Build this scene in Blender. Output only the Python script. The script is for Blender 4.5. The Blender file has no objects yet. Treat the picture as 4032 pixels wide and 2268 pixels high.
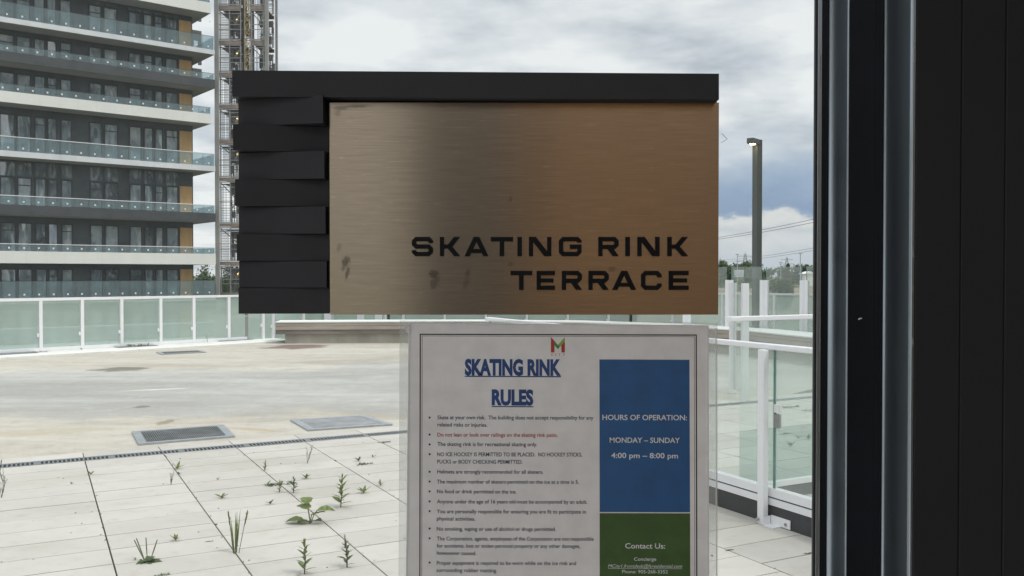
import bpy, bmesh, math, random
from mathutils import Vector, Matrix
R = math.radians
SC = bpy.context.scene
COL = SC.collection
rnd = random.Random(7)

# ------------------------------------------------------------------ camera
F = 3600.0            # focal length in photo pixels (photo is 4032 wide)
H = 1.55              # eye height
PITCH = R(0.86)
cd = bpy.data.cameras.new("camera")
cd.sensor_width = 36.0
cd.lens = F / 4032 * 36.0
cd.clip_start = 0.02
cd.clip_end = 6000
cam = bpy.data.objects.new("camera", cd)
cam.location = (0, 0, H)
cam.rotation_euler = (R(90) - PITCH, 0, 0)
COL.objects.link(cam)
SC.camera = cam

# ------------------------------------------------------------------ world, sun, exposure
SUN_EL, SUN_AZ = 52, 112          # azimuth from +Y towards +X
W = bpy.data.worlds.new("World")
SC.world = W
W.use_nodes = True
nt = W.node_tree
nt.nodes.clear()
def N(tree, typ, **kw):
    n = tree.nodes.new(typ)
    for k, v in kw.items():
        if k == 'ins':
            for kk, vv in v.items(): n.inputs[kk].default_value = vv
        else: setattr(n, k, v)
    return n
def math_n(t, op, a, b=None, c=None, clamp=False):
    n = t.nodes.new('ShaderNodeMath'); n.operation = op; n.use_clamp = clamp
    for i, v in enumerate((a, b, c)):
        if v is None: continue
        if isinstance(v, (int, float)): n.inputs[i].default_value = v
        else: t.links.new(v, n.inputs[i])
    return n.outputs[0]
def ramp(t, src, stops, interp='LINEAR'):
    n = t.nodes.new('ShaderNodeValToRGB'); n.color_ramp.interpolation = interp
    el = n.color_ramp.elements
    while len(el) < len(stops): el.new(0.5)
    for e, (p, c) in zip(el, stops):
        e.position = p
        e.color = (c, c, c, 1) if isinstance(c, (int, float)) else (*c, 1)
    t.links.new(src, n.inputs[0]); return n.outputs[0]
def mixc(t, fac, a, b, blend='MIX'):
    n = t.nodes.new('ShaderNodeMix'); n.data_type = 'RGBA'; n.blend_type = blend
    for s, v in ((n.inputs[0], fac), (n.inputs[6], a), (n.inputs[7], b)):
        if isinstance(v, (int, float)): s.default_value = v
        elif isinstance(v, tuple): s.default_value = (*v, 1)
        else: t.links.new(v, s)
    return n.outputs[2]
def build_world():
    t = nt
    tc = N(t, 'ShaderNodeTexCoord')
    sep = N(t, 'ShaderNodeSeparateXYZ'); t.links.new(tc.outputs['Generated'], sep.inputs[0])
    x, y, z = sep.outputs
    zz = math_n(t, 'MAXIMUM', z, 0.0)
    den = math_n(t, 'ADD', zz, 0.16)
    comb = N(t, 'ShaderNodeCombineXYZ')
    t.links.new(math_n(t, 'DIVIDE', x, den), comb.inputs[0])
    t.links.new(math_n(t, 'DIVIDE', y, den), comb.inputs[1])
    t.links.new(math_n(t, 'MULTIPLY', zz, 4.0), comb.inputs[2])
    n1 = N(t, 'ShaderNodeTexNoise', ins={'Scale': 2.3, 'Detail': 10.0, 'Roughness': 0.55, 'Distortion': 0.08})
    t.links.new(comb.outputs[0], n1.inputs['Vector'])
    cl = ramp(t, n1.outputs[0], [(0.31, (0.50, 0.545, 0.60)), (0.39, (0.66, 0.70, 0.75)), (0.45, (0.77, 0.80, 0.84)), (0.51, (0.86, 0.88, 0.905)), (0.58, (0.97, 0.975, 0.985))])
    # low cloud bank in front of a blue gap, towards the right of the view
    mp = N(t, 'ShaderNodeMapping'); mp.inputs['Scale'].default_value = (13, 13, 26)
    t.links.new(tc.outputs['Generated'], mp.inputs[0])
    n2 = N(t, 'ShaderNodeTexNoise', ins={'Scale': 1.0, 'Detail': 8.0, 'Roughness': 0.6})
    t.links.new(mp.outputs[0], n2.inputs['Vector'])
    wob = math_n(t, 'MULTIPLY', math_n(t, 'SUBTRACT', n2.outputs[0], 0.5), 0.075)
    hz = math_n(t, 'DIVIDE', z, math_n(t, 'MAXIMUM', y, 0.2))
    el = math_n(t, 'ADD', hz, wob)
    low = ramp(t, el, [(0.0, (0.58, 0.64, 0.71)), (0.022, (0.62, 0.67, 0.73)), (0.040, (0.74, 0.76, 0.78)), (0.052, (0.62, 0.66, 0.71)),
                       (0.062, (0.80, 0.80, 0.79)), (0.067, (0.68, 0.71, 0.75)), (0.0715, (0.29, 0.39, 0.56)), (0.095, (0.36, 0.46, 0.62)),
                       (0.125, (0.50, 0.58, 0.70)), (0.17, (0.64, 0.69, 0.75))])
    lowmask = math_n(t, 'MULTIPLY', ramp(t, math_n(t, 'ADD', hz, math_n(t, 'MULTIPLY', wob, 1.3)), [(0.105, 1.0), (0.185, 0.0)], 'EASE'),
                     ramp(t, math_n(t, 'ADD', math_n(t, 'MULTIPLY', x, 0.5), 0.5), [(0.52, 0.0), (0.59, 1.0)], 'EASE'))
    c = mixc(t, lowmask, cl, low)
    # overcast sky is brighter overhead
    boost = math_n(t, 'ADD', 1.0, math_n(t, 'MULTIPLY', ramp(t, zz, [(0.33, 0.0), (0.9, 1.0)], 'EASE'), 1.0))
    vs = N(t, 'ShaderNodeVectorMath', operation='SCALE'); t.links.new(c, vs.inputs[0])
    t.links.new(math_n(t, 'MULTIPLY', boost, 10.0), vs.inputs['Scale'])
    sky = N(t, 'ShaderNodeTexSky', sky_type='NISHITA', sun_disc=False, sun_elevation=R(SUN_EL), sun_rotation=R(SUN_AZ))
    c2 = mixc(t, 0.93, sky.outputs[0], vs.outputs[0])
    bg = N(t, 'ShaderNodeBackground'); bg.inputs['Strength'].default_value = 0.1
    t.links.new(c2, bg.inputs[0])
    out = N(t, 'ShaderNodeOutputWorld'); t.links.new(bg.outputs[0], out.inputs[0])
build_world()
sl = bpy.data.lights.new("sun", 'SUN'); sl.energy = 2.0; sl.angle = R(14); sl.color = (1.0, 0.96, 0.9)
so = bpy.data.objects.new("sun", sl); COL.objects.link(so)
_d = Vector((math.sin(R(SUN_AZ)) * math.cos(R(SUN_EL)), math.cos(R(SUN_AZ)) * math.cos(R(SUN_EL)), math.sin(R(SUN_EL))))
so.rotation_euler = _d.to_track_quat('Z', 'Y').to_euler()
SC.view_settings.view_transform = 'Standard'
SC.view_settings.look = 'None'
SC.view_settings.exposure = 0.0
SC.view_settings.gamma = 1.0
SC.cycles.transparent_max_bounces = 32
SC.cycles.max_bounces = 10
SC.cycles.diffuse_bounces = 5
SC.cycles.caustics_reflective = False
SC.cycles.caustics_refractive = False
SC.cycles.sample_clamp_indirect = 6.0

# ------------------------------------------------------------------ measuring helpers
def ray(px, py):
    a = (px - 2016) / F; b = -(py - 1134) / F
    return a, math.cos(PITCH) + b * math.sin(PITCH), -math.sin(PITCH) + b * math.cos(PITCH)
def on_ground(px, py, z=0.0):
    r = ray(px, py); k = (z - H) / r[2]; return Vector((r[0] * k, r[1] * k, z))
def on_depth(px, py, Y):
    r = ray(px, py); k = Y / r[1]; return Vector((r[0] * k, Y, H + r[2] * k))
UA = R(27.65)
U = Vector((math.cos(UA), math.sin(UA), 0)); V = Vector((-math.sin(UA), math.cos(UA), 0))
def uv(u, v, z=0.0): return U * u + V * v + Vector((0, 0, z))

# ------------------------------------------------------------------ mesh builder
class MB:
    def __init__(s): s.v = []; s.f = []; s.m = []; s.uv = None
    def face(s, pts, mi=0):
        i = len(s.v); s.v += [tuple(p) for p in pts]; s.f.append(tuple(range(i, i + len(pts)))); s.m.append(mi)
    def prism(s, pts, off, mi=0):
        """polygon pts swept by vector off"""
        off = Vector(off); n = len(pts); a = len(s.v)
        s.v += [tuple(p) for p in pts] + [tuple(Vector(p) + off) for p in pts]
        s.f.append(tuple(range(a + n - 1, a - 1, -1))); s.f.append(tuple(range(a + n, a + 2 * n))); s.m += [mi, mi]
        for k in range(n):
            j = (k + 1) % n
            s.f.append((a + k, a + j, a + n + j, a + n + k)); s.m.append(mi)
    def obox(s, o, ax, ay, az, mi=0):
        """box from corner o with edge vectors"""
        o = Vector(o); ax = Vector(ax); ay = Vector(ay); az = Vector(az)
        s.prism([o, o + ax, o + ax + ay, o + ay], az, mi)
    def box(s, x0, x1, y0, y1, z0, z1, mi=0):
        s.obox((x0, y0, z0), (x1 - x0, 0, 0), (0, y1 - y0, 0), (0, 0, z1 - z0), mi)
    def bar(s, p, q, w, h=None, mi=0, up=(0, 0, 1)):
        p = Vector(p); q = Vector(q); d = (q - p).normalized(); up = Vector(up)
        if abs(d.dot(up)) > 0.98: up = Vector((0, 1, 0))
        x = d.cross(up).normalized() * w; y = x.cross(d).normalized() * (h or w)
        s.prism([p - x / 2 - y / 2, p + x / 2 - y / 2, p + x / 2 + y / 2, p - x / 2 + y / 2], q - p, mi)
    def tube(s, pts, rad, n=6, mi=0, cap=True):
        pts = [Vector(p) for p in pts]; rings = []
        for i, p in enumerate(pts):
            d = (pts[min(i + 1, len(pts) - 1)] - pts[max(i - 1, 0)]).normalized()
            up = Vector((0, 0, 1)) if abs(d.z) < 0.95 else Vector((0, 1, 0))
            x = d.cross(up).normalized(); y = x.cross(d)
            r = rad[i] if isinstance(rad, (list, tuple)) else rad
            rings.append(len(s.v))
            s.v += [tuple(p + (x * math.cos(2 * math.pi * k / n) + y * math.sin(2 * math.pi * k / n)) * r) for k in range(n)]
        for a, b in zip(rings, rings[1:]):
            for k in range(n):
                j = (k + 1) % n
                s.f.append((a + k, a + j, b + j, b + k)); s.m.append(mi)
        if cap:
            s.f.append(tuple(rings[0] + k for k in range(n - 1, -1, -1))); s.m.append(mi)
            s.f.append(tuple(rings[-1] + k for k in range(n))); s.m.append(mi)
    def build(s, name, mats, parent=None, origin=None, smooth=False, bevel=0.0):
        me = bpy.data.meshes.new(name)
        o = Vector(origin) if origin is not None else Vector((0, 0, 0))
        if parent is not None and origin is None: o = world_loc(parent)
        me.from_pydata([tuple(Vector(v) - o) for v in s.v], [], s.f)
        for m in (mats if isinstance(mats, (list, tuple)) else [mats]): me.materials.append(m)
        for p, mi in zip(me.polygons, s.m): p.material_index = mi; p.use_smooth = smooth
        bm = bmesh.new(); bm.from_mesh(me); bmesh.ops.recalc_face_normals(bm, faces=bm.faces); bm.to_mesh(me); bm.free()
        ob = bpy.data.objects.new(name, me); COL.objects.link(ob)
        if parent is not None:
            ob.parent = parent
            ob.location = o - world_loc(parent)
        else: ob.location = o
        if bevel:
            b = ob.modifiers.new("bevel", 'BEVEL'); b.width = bevel; b.segments = 2; b.limit_method = 'ANGLE'
        return ob
def world_loc(o):
    p = Vector(o.location)
    while o.parent is not None: o = o.parent; p += Vector(o.location)
    return p
def tag(o, label=None, cat=None, group=None, kind=None):
    if label: o['label'] = label
    if cat: o['category'] = cat
    if group: o['group'] = group
    if kind: o['kind'] = kind
    return o
def thing(name, loc, label, cat, group=None):
    o = bpy.data.objects.new(name, None); o.empty_display_size = 0.1; o.location = loc; COL.objects.link(o)
    return tag(o, label, cat, group)

# ------------------------------------------------------------------ materials
def mat(name):
    m = bpy.data.materials.new(name); m.use_nodes = True
    t = m.node_tree; b = t.nodes['Principled BSDF']; return m, t, b
def plain(name, col, rough=0.6, metal=0.0, spec=0.5, var=0.12, scale=6.0, bump=0.0, bscale=None, coords='Object', stretch=(1, 1, 1)):
    m, t, b = mat(name)
    tc = N(t, 'ShaderNodeTexCoord'); mp = N(t, 'ShaderNodeMapping'); mp.inputs['Scale'].default_value = stretch
    t.links.new(tc.outputs[coords], mp.inputs[0])
    n = N(t, 'ShaderNodeTexNoise', ins={'Scale': scale, 'Detail': 6.0, 'Roughness': 0.6}); t.links.new(mp.outputs[0], n.inputs['Vector'])
    lo = tuple(c * (1 - var) for c in col); hi = tuple(min(1, c * (1 + var)) for c in col)
    t.links.new(ramp(t, n.outputs[0], [(0.3, lo), (0.7, hi)]), b.inputs['Base Color'])
    b.inputs['Roughness'].default_value = rough; b.inputs['Metallic'].default_value = metal
    b.inputs['Specular IOR Level'].default_value = spec
    if bump:
        n2 = N(t, 'ShaderNodeTexNoise', ins={'Scale': bscale or scale * 6, 'Detail': 4.0}); t.links.new(mp.outputs[0], n2.inputs['Vector'])
        bp = N(t, 'ShaderNodeBump', ins={'Strength': 0.5, 'Distance': bump}); t.links.new(n2.outputs[0], bp.inputs['Height'])
        t.links.new(bp.outputs[0], b.inputs['Normal'])
    return m
def set_ior(m, v):
    m.node_tree.nodes['Principled BSDF'].inputs['IOR'].default_value = v
def glass(name, tint, milk=0.0, milkcol=(0.7, 0.8, 0.75), refl=1.0, streak=0.0):
    """thin architectural pane: tinted see-through, a milky veil of dust and painted sky sheen, fresnel reflection"""
    m = bpy.data.materials.new(name); m.use_nodes = True; t = m.node_tree; t.nodes.clear()
    out = N(t, 'ShaderNodeOutputMaterial')
    tr = N(t, 'ShaderNodeBsdfTransparent'); tr.inputs[0].default_value = (*tint, 1)
    df = N(t, 'ShaderNodeBsdfDiffuse'); df.inputs[0].default_value = (*milkcol, 1)
    tl = N(t, 'ShaderNodeBsdfTranslucent'); tl.inputs[0].default_value = (*milkcol, 1)
    ad = N(t, 'ShaderNodeMixShader'); ad.inputs[0].default_value = 0.5
    t.links.new(df.outputs[0], ad.inputs[1]); t.links.new(tl.outputs[0], ad.inputs[2])
    m1 = N(t, 'ShaderNodeMixShader'); m1.inputs[0].default_value = milk
    if streak:
        tc = N(t, 'ShaderNodeTexCoord'); mp = N(t, 'ShaderNodeMapping'); mp.inputs['Scale'].default_value = (1.4, 1.4, 0.25)
        t.links.new(tc.outputs['Object'], mp.inputs[0])
        n = N(t, 'ShaderNodeTexNoise', ins={'Scale': 2.0, 'Detail': 5.0}); t.links.new(mp.outputs[0], n.inputs['Vector'])
        t.links.new(math_n(t, 'ADD', milk - streak / 2, math_n(t, 'MULTIPLY', n.outputs[0], streak), clamp=True), m1.inputs[0])
    t.links.new(tr.outputs[0], m1.inputs[1]); t.links.new(ad.outputs[0], m1.inputs[2])
    gl = N(t, 'ShaderNodeBsdfGlossy'); gl.inputs['Roughness'].default_value = 0.01
    lw = N(t, 'ShaderNodeLayerWeight'); lw.inputs[0].default_value = 0.5
    sch = math_n(t, 'ADD', 0.04, math_n(t, 'MULTIPLY', 0.96, math_n(t, 'POWER', lw.outputs['Facing'], 5.0)))
    m2 = N(t, 'ShaderNodeMixShader')
    t.links.new(math_n(t, 'MULTIPLY', sch, refl), m2.inputs[0])
    t.links.new(m1.outputs[0], m2.inputs[1]); t.links.new(gl.outputs[0], m2.inputs[2])
    t.links.new(m2.outputs[0], out.inputs[0])
    return m
def emit(name, col, s):
    m, t, b = mat(name)
    b.inputs['Base Color'].default_value = (*col, 1); b.inputs['Emission Color'].default_value = (*col, 1); b.inputs['Emission Strength'].default_value = s
    return m

M = {}
M['black_metal'] = plain('black_metal', (0.008, 0.010, 0.014), 0.45, spec=0.22, var=0.15, scale=30, bump=0.00005, bscale=900)
M['black_wall'] = plain('black_wall', (0.023, 0.023, 0.026), 0.7, spec=0.25, var=0.12, scale=4, bump=0.0001, bscale=700)
M['frame_metal'] = plain('frame_metal', (0.42, 0.48, 0.53), 0.34, metal=1.0, spec=0.5, var=0.2, scale=18, bump=0.00006, bscale=300, stretch=(1, 1, 0.05))
set_ior(M['frame_metal'], 1.95)
M['gasket'] = plain('gasket', (0.012, 0.012, 0.014), 0.5, var=0.3, scale=60)
M['slat'] = plain('slat', (0.028, 0.0285, 0.033), 0.62, spec=0.35, var=0.08, scale=40, bump=0.00004, bscale=1200)
M['ink'] = plain('ink', (0.007, 0.007, 0.008), 0.6, spec=0.15, var=0.1, scale=50)
M['white_paint'] = plain('white_paint', (0.78, 0.78, 0.80), 0.38, var=0.04, scale=3)
M['white_fascia'] = plain('white_fascia', (0.74, 0.74, 0.71), 0.6, var=0.05, scale=0.6)
M['grey_slab'] = plain('grey_slab', (0.64, 0.65, 0.68), 0.7, var=0.1, scale=0.8)
M['dark_fascia'] = plain('dark_fascia', (0.058, 0.063, 0.070), 0.45, var=0.2, scale=1.2)
M['soffit'] = plain('soffit', (0.42, 0.41, 0.40), 0.85, var=0.1, scale=0.7)
M['dark_wall'] = plain('dark_wall', (0.085, 0.100, 0.110), 0.3, var=0.3, scale=0.9)
M['plywood'] = plain('plywood', (0.74, 0.46, 0.21), 0.75, var=0.14, scale=3.0, stretch=(1, 1, 0.15))
M['pole_grey'] = plain('pole_grey', (0.085, 0.095, 0.09), 0.5, var=0.08, scale=3)
M['post_grey'] = plain('post_grey', (0.30, 0.295, 0.285), 0.7, var=0.1, scale=1)
M['steel'] = plain('steel', (0.30, 0.30, 0.30), 0.5, metal=0.2, var=0.2, scale=4)
M['hoist_steel'] = plain('hoist_steel', (0.13, 0.13, 0.128), 0.65, var=0.3, scale=2)
M['deck_edge'] = plain('deck_edge', (0.30, 0.235, 0.20), 0.8, var=0.25, scale=1.5)
M['mast_yellow'] = plain('mast_yellow', (0.42, 0.34, 0.19), 0.6, var=0.25, scale=2)
M['galv'] = plain('galv', (0.36, 0.38, 0.40), 0.45, metal=0.35, var=0.15, scale=12)
M['drain_steel'] = plain('drain_steel', (0.20, 0.215, 0.225), 0.5, metal=0.25, var=0.15, scale=12)
M['grille'] = plain('grille', (0.20, 0.21, 0.215), 0.5, metal=0.3, var=0.4, scale=5)
M['grille_pale'] = plain('grille_pale', (0.42, 0.43, 0.44), 0.5, metal=0.2, var=0.25, scale=5)
M['pit'] = plain('pit', (0.02, 0.02, 0.02), 0.9, var=0.3, scale=10)
M['kerb_black'] = plain('kerb_black', (0.028, 0.030, 0.034), 0.55, var=0.3, scale=7, bump=0.0006, bscale=60)
M['joint'] = plain('joint', (0.055, 0.058, 0.042), 0.95, var=0.4, scale=14)
M['pylon'] = plain('pylon', (0.34, 0.37, 0.40), 0.7, var=0.05, scale=1)
M['wire'] = plain('wire', (0.20, 0.22, 0.25), 0.7, var=0.05, scale=1)
M['glass_main'] = glass('glass_main', (0.955, 0.97, 0.965), 0.010, (0.8, 0.82, 0.82), 0.3, streak=0.012)
M['glass_far'] = glass('glass_far', (0.86, 0.93, 0.895), 0.36, (0.80, 0.90, 0.855), 1.0, streak=0.12)  # pale green milk paints the reflected sky onto the pane
M['glass_near'] = glass('glass_near', (0.955, 0.983, 0.970), 0.115, (0.84, 0.91, 0.88), 0.9, streak=0.06)  # whitish milk stands in for bright sky reflected in the glass
M['glass_tint'] = glass('glass_tint', (0.77, 0.85, 0.835), 0.05, (0.66, 0.74, 0.72), 0.9, streak=0.04)
M['glass_edge'] = plain('glass_edge', (0.13, 0.26, 0.23), 0.2, var=0.2, scale=10)
M['glass_balcony'] = glass('glass_balcony', (0.76, 0.85, 0.88), 0.22, (0.66, 0.76, 0.79), 1.0, streak=0.05)
M['sleeve'] = glass('sleeve', (0.93, 0.935, 0.93), 0.13, (0.8, 0.8, 0.78), 1.2)
M['lamp_glow'] = emit('lamp_glow', (1.0, 0.78, 0.45), 30)
M['amber'] = emit('amber', (1.0, 0.62, 0.2), 4)

def concrete_rink():
    m, t, b = mat('rink_concrete')
    tc = N(t, 'ShaderNodeTexCoord')
    mp = N(t, 'ShaderNodeMapping'); mp.inputs['Rotation'].default_value = (0, 0, -R(20)); mp.inputs['Scale'].default_value = (0.16, 0.62, 1)
    t.links.new(tc.outputs['Object'], mp.inputs[0])
    n1 = N(t, 'ShaderNodeTexNoise', ins={'Scale': 1.0, 'Detail': 9.0, 'Roughness': 0.66, 'Distortion': 0.7}); t.links.new(mp.outputs[0], n1.inputs['Vector'])
    n2 = N(t, 'ShaderNodeTexNoise', ins={'Scale': 0.16, 'Detail': 5.0, 'Roughness': 0.55}); t.links.new(tc.outputs['Object'], n2.inputs['Vector'])
    n3 = N(t, 'ShaderNodeTexNoise', ins={'Scale': 26.0, 'Detail': 6.0, 'Roughness': 0.7}); t.links.new(tc.outputs['Object'], n3.inputs['Vector'])
    sep = N(t, 'ShaderNodeSeparateXYZ'); t.links.new(tc.outputs['Object'], sep.inputs[0])
    # a greyer, wetter field across the middle of the slab with a ragged edge, buff elsewhere
    mp5 = N(t, 'ShaderNodeMapping'); mp5.inputs['Rotation'].default_value = (0, 0, -R(24)); mp5.inputs['Scale'].default_value = (0.30, 0.55, 1)
    t.links.new(tc.outputs['Object'], mp5.inputs[0])
    n5 = N(t, 'ShaderNodeTexNoise', ins={'Scale': 0.75, 'Detail': 10.0, 'Roughness': 0.68, 'Distortion': 0.35}); t.links.new(mp5.outputs[0], n5.inputs['Vector'])
    n6 = N(t, 'ShaderNodeTexNoise', ins={'Scale': 4.5, 'Detail': 8.0, 'Roughness': 0.7}); t.links.new(mp5.outputs[0], n6.inputs['Vector'])
    band = math_n(t, 'ADD', math_n(t, 'MULTIPLY', sep.outputs[1], 0.95), math_n(t, 'MULTIPLY', sep.outputs[0], -0.30))
    band = math_n(t, 'ABSOLUTE', math_n(t, 'SUBTRACT', band, 13.2))
    gm = math_n(t, 'ADD', math_n(t, 'MULTIPLY', math_n(t, 'SUBTRACT', n5.outputs[0], 0.5), 12.0), math_n(t, 'SUBTRACT', 2.6, band))
    greym = ramp(t, math_n(t, 'ADD', 0.5, math_n(t, 'MULTIPLY', gm, 0.12)), [(0.44, 0.0), (0.50, 0.75), (0.62, 1.0)])
    buff = ramp(t, n1.outputs[0], [(0.30, (0.38, 0.337, 0.27)), (0.44, (0.49, 0.449, 0.38)), (0.56, (0.55, 0.515, 0.45)), (0.70, (0.62, 0.595, 0.54))])
    grey = ramp(t, n1.outputs[0], [(0.28, (0.32, 0.312, 0.29)), (0.46, (0.40, 0.392, 0.37)), (0.62, (0.49, 0.482, 0.46))])
    c = mixc(t, greym, buff, grey)
    c = mixc(t, ramp(t, n6.outputs[0], [(0.30, 0.45), (0.48, 0.0)]), c, (0.34, 0.315, 0.27))
    c = mixc(t, ramp(t, n6.outputs[0], [(0.58, 0.0), (0.72, 0.4)]), c, (0.66, 0.645, 0.60))
    c = mixc(t, ramp(t, n3.outputs[0], [(0.35, 0.22), (0.55, 0.0)]), c, (0.28, 0.26, 0.22))
    n7 = N(t, 'ShaderNodeTexNoise', ins={'Scale': 3.2, 'Detail': 12.0, 'Roughness': 0.82}); t.links.new(tc.outputs['Object'], n7.inputs['Vector'])
    c = mixc(t, ramp(t, n7.outputs[0], [(0.38, 0.5), (0.50, 0.0)]), c, (0.33, 0.31, 0.275))
    c = mixc(t, ramp(t, n7.outputs[0], [(0.54, 0.0), (0.68, 0.38)]), c, (0.64, 0.62, 0.575))
    # stains with shapes of their own
    def stain(c, p, rx, ry, col, strength, rot=0.0):
        m2 = N(t, 'ShaderNodeMapping', vector_type='TEXTURE'); m2.inputs['Location'].default_value = (p[0], p[1], 0)
        m2.inputs['Scale'].default_value = (rx, ry, 1); m2.inputs['Rotation'].default_value = (0, 0, rot)
        t.links.new(tc.outputs['Object'], m2.inputs[0])
        nn = N(t, 'ShaderNodeTexNoise', ins={'Scale': 1.6, 'Detail': 5.0}); t.links.new(m2.outputs[0], nn.inputs['Vector'])
        ln = N(t, 'ShaderNodeVectorMath', operation='LENGTH'); s2 = N(t, 'ShaderNodeSeparateXYZ'); t.links.new(m2.outputs[0], s2.inputs[0])
        cb = N(t, 'ShaderNodeCombineXYZ'); t.links.new(s2.outputs[0], cb.inputs[0]); t.links.new(s2.outputs[1], cb.inputs[1])
        t.links.new(cb.outputs[0], ln.inputs[0])
        d = math_n(t, 'ADD', ln.outputs['Value'], math_n(t, 'MULTIPLY', math_n(t, 'SUBTRACT', nn.outputs[0], 0.5), 1.5))
        return mixc(t, math_n(t, 'MULTIPLY', ramp(t, d, [(0.55, 1.0), (1.0, 0.0)], 'EASE'), strength), c, col)
    c = stain(c, on_ground(1170, 1364), 0.85, 0.75, (0.16, 0.095, 0.085), 0.85, R(20))
    c = stain(c, on_ground(480, 1452), 0.55, 0.45, (0.11, 0.105, 0.08), 0.75, R(10))
    c = stain(c, on_ground(560, 1600), 0.12, 0.12, (0.13, 0.125, 0.11), 0.7)
    c = stain(c, on_ground(655, 1660), 0.09, 0.22, (0.20, 0.15, 0.09), 0.6)
    c = stain(c, on_ground(1010, 1690), 0.5, 0.08, (0.42, 0.31, 0.19), 0.5, R(-25))
    c = stain(c, on_ground(630, 1532), 0.5, 0.06, (0.72, 0.71, 0.68), 0.8, R(22))
    c = stain(c, on_ground(150, 1700), 0.9, 0.25, (0.44, 0.38, 0.27), 0.45, R(20))
    t.links.new(c, b.inputs['Base Color'])
    b.inputs['Roughness'].default_value = 0.8; b.inputs['Specular IOR Level'].default_value = 0.3
    bp = N(t, 'ShaderNodeBump', ins={'Strength': 0.4, 'Distance': 0.003}); t.links.new(n3.outputs[0], bp.inputs['Height']); t.links.new(bp.outputs[0], b.inputs['Normal'])
    return m
M['rink'] = concrete_rink()
def paver():
    m, t, b = mat('paver')
    g = N(t, 'ShaderNodeNewGeometry'); tc = N(t, 'ShaderNodeTexCoord')
    n1 = N(t, 'ShaderNodeTexNoise', ins={'Scale': 1.1, 'Detail': 5.0, 'Roughness': 0.55}); t.links.new(tc.outputs['Object'], n1.inputs['Vector'])
    n2 = N(t, 'ShaderNodeTexNoise', ins={'Scale': 180.0, 'Detail': 3.0, 'Roughness': 0.7}); t.links.new(tc.outputs['Object'], n2.inputs['Vector'])
    n4 = N(t, 'ShaderNodeTexNoise', ins={'Scale': 9.0, 'Detail': 6.0, 'Roughness': 0.65}); t.links.new(tc.outputs['Object'], n4.inputs['Vector'])
    c = ramp(t, n1.outputs[0], [(0.32, (0.475, 0.445, 0.40)), (0.5, (0.52, 0.495, 0.455)), (0.68, (0.55, 0.525, 0.485))])
    c = mixc(t, ramp(t, n4.outputs[0], [(0.52, 0.0), (0.72, 0.42)]), c, (0.40, 0.355, 0.29))
    c = mixc(t, ramp(t, n2.outputs[0], [(0.34, 0.35), (0.46, 0.0)]), c, (0.34, 0.33, 0.31))
    v = math_n(t, 'ADD', 0.92, math_n(t, 'MULTIPLY', g.outputs['Random Per Island'], 0.12))
    hs = N(t, 'ShaderNodeHueSaturation'); t.links.new(c, hs.inputs['Color']); t.links.new(v, hs.inputs['Value'])
    t.links.new(hs.outputs[0], b.inputs['Base Color'])
    b.inputs['Roughness'].default_value = 0.85; b.inputs['Specular IOR Level'].default_value = 0.25
    bp = N(t, 'ShaderNodeBump', ins={'Strength': 0.5, 'Distance': 0.0008}); t.links.new(n2.outputs[0], bp.inputs['Height']); t.links.new(bp.outputs[0], b.inputs['Normal'])
    return m
M['paver'] = paver()
M['groove'] = plain('groove', (0.12, 0.118, 0.108), 0.9, var=0.25, scale=5)
M['white_paver'] = plain('white_paver', (0.74, 0.73, 0.70), 0.8, var=0.08, scale=2.5, bump=0.001, bscale=120)
M['bench_board'] = plain('bench_board', (0.36, 0.315, 0.27), 0.8, var=0.28, scale=0.9, stretch=(1, 1, 6), bump=0.002, bscale=9)
M['bench_dark'] = plain('bench_dark', (0.20, 0.17, 0.155), 0.8, var=0.3, scale=1.3, stretch=(1, 1, 5))
M['bench_base'] = plain('bench_base', (0.38, 0.36, 0.31), 0.9, var=0.22, scale=1.6, stretch=(1, 1, 0.25))
M['grass_ground'] = plain('grass_ground', (0.085, 0.10, 0.05), 0.95, var=0.35, scale=0.02)
M['asphalt'] = plain('asphalt', (0.10, 0.10, 0.10), 0.9, var=0.2, scale=0.3)
M['earth'] = plain('earth', (0.24, 0.19, 0.15), 0.95, var=0.25, scale=0.08)
def leafy(name, lo, mid, hi, scale):
    m, t, b = mat(name)
    g = N(t, 'ShaderNodeNewGeometry'); tc = N(t, 'ShaderNodeTexCoord')
    n = N(t, 'ShaderNodeTexNoise', ins={'Scale': scale, 'Detail': 4.0}); t.links.new(tc.outputs['Object'], n.inputs['Vector'])
    f = math_n(t, 'ADD', math_n(t, 'MULTIPLY', n.outputs[0], 0.65), math_n(t, 'MULTIPLY', g.outputs['Random Per Island'], 0.35))
    t.links.new(ramp(t, f, [(0.25, lo), (0.5, mid), (0.75, hi)]), b.inputs['Base Color'])
    b.inputs['Roughness'].default_value = 0.6; b.inputs['Specular IOR Level'].default_value = 0.3
    tl = N(t, 'ShaderNodeBsdfTranslucent'); tl.inputs[0].default_value = (*hi, 1)
    mx = N(t, 'ShaderNodeMixShader'); mx.inputs[0].default_value = 0.22
    out = t.nodes['Material Output']; t.links.new(b.outputs[0], mx.inputs[1]); t.links.new(tl.outputs[0], mx.inputs[2]); t.links.new(mx.outputs[0], out.inputs[0])
    return m
M['weed'] = leafy('weed', (0.085, 0.125, 0.028), (0.14, 0.19, 0.05), (0.21, 0.255, 0.085), 20)
M['weed_dark'] = leafy('weed_dark', (0.04, 0.075, 0.02), (0.065, 0.115, 0.03), (0.11, 0.16, 0.05), 20)
M['weed_pale'] = leafy('weed_pale', (0.11, 0.13, 0.075), (0.16, 0.19, 0.11), (0.24, 0.26, 0.17), 20)
M['weed_dry'] = leafy('weed_dry', (0.07, 0.055, 0.035), (0.11, 0.09, 0.06), (0.17, 0.14, 0.10), 20)
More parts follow.
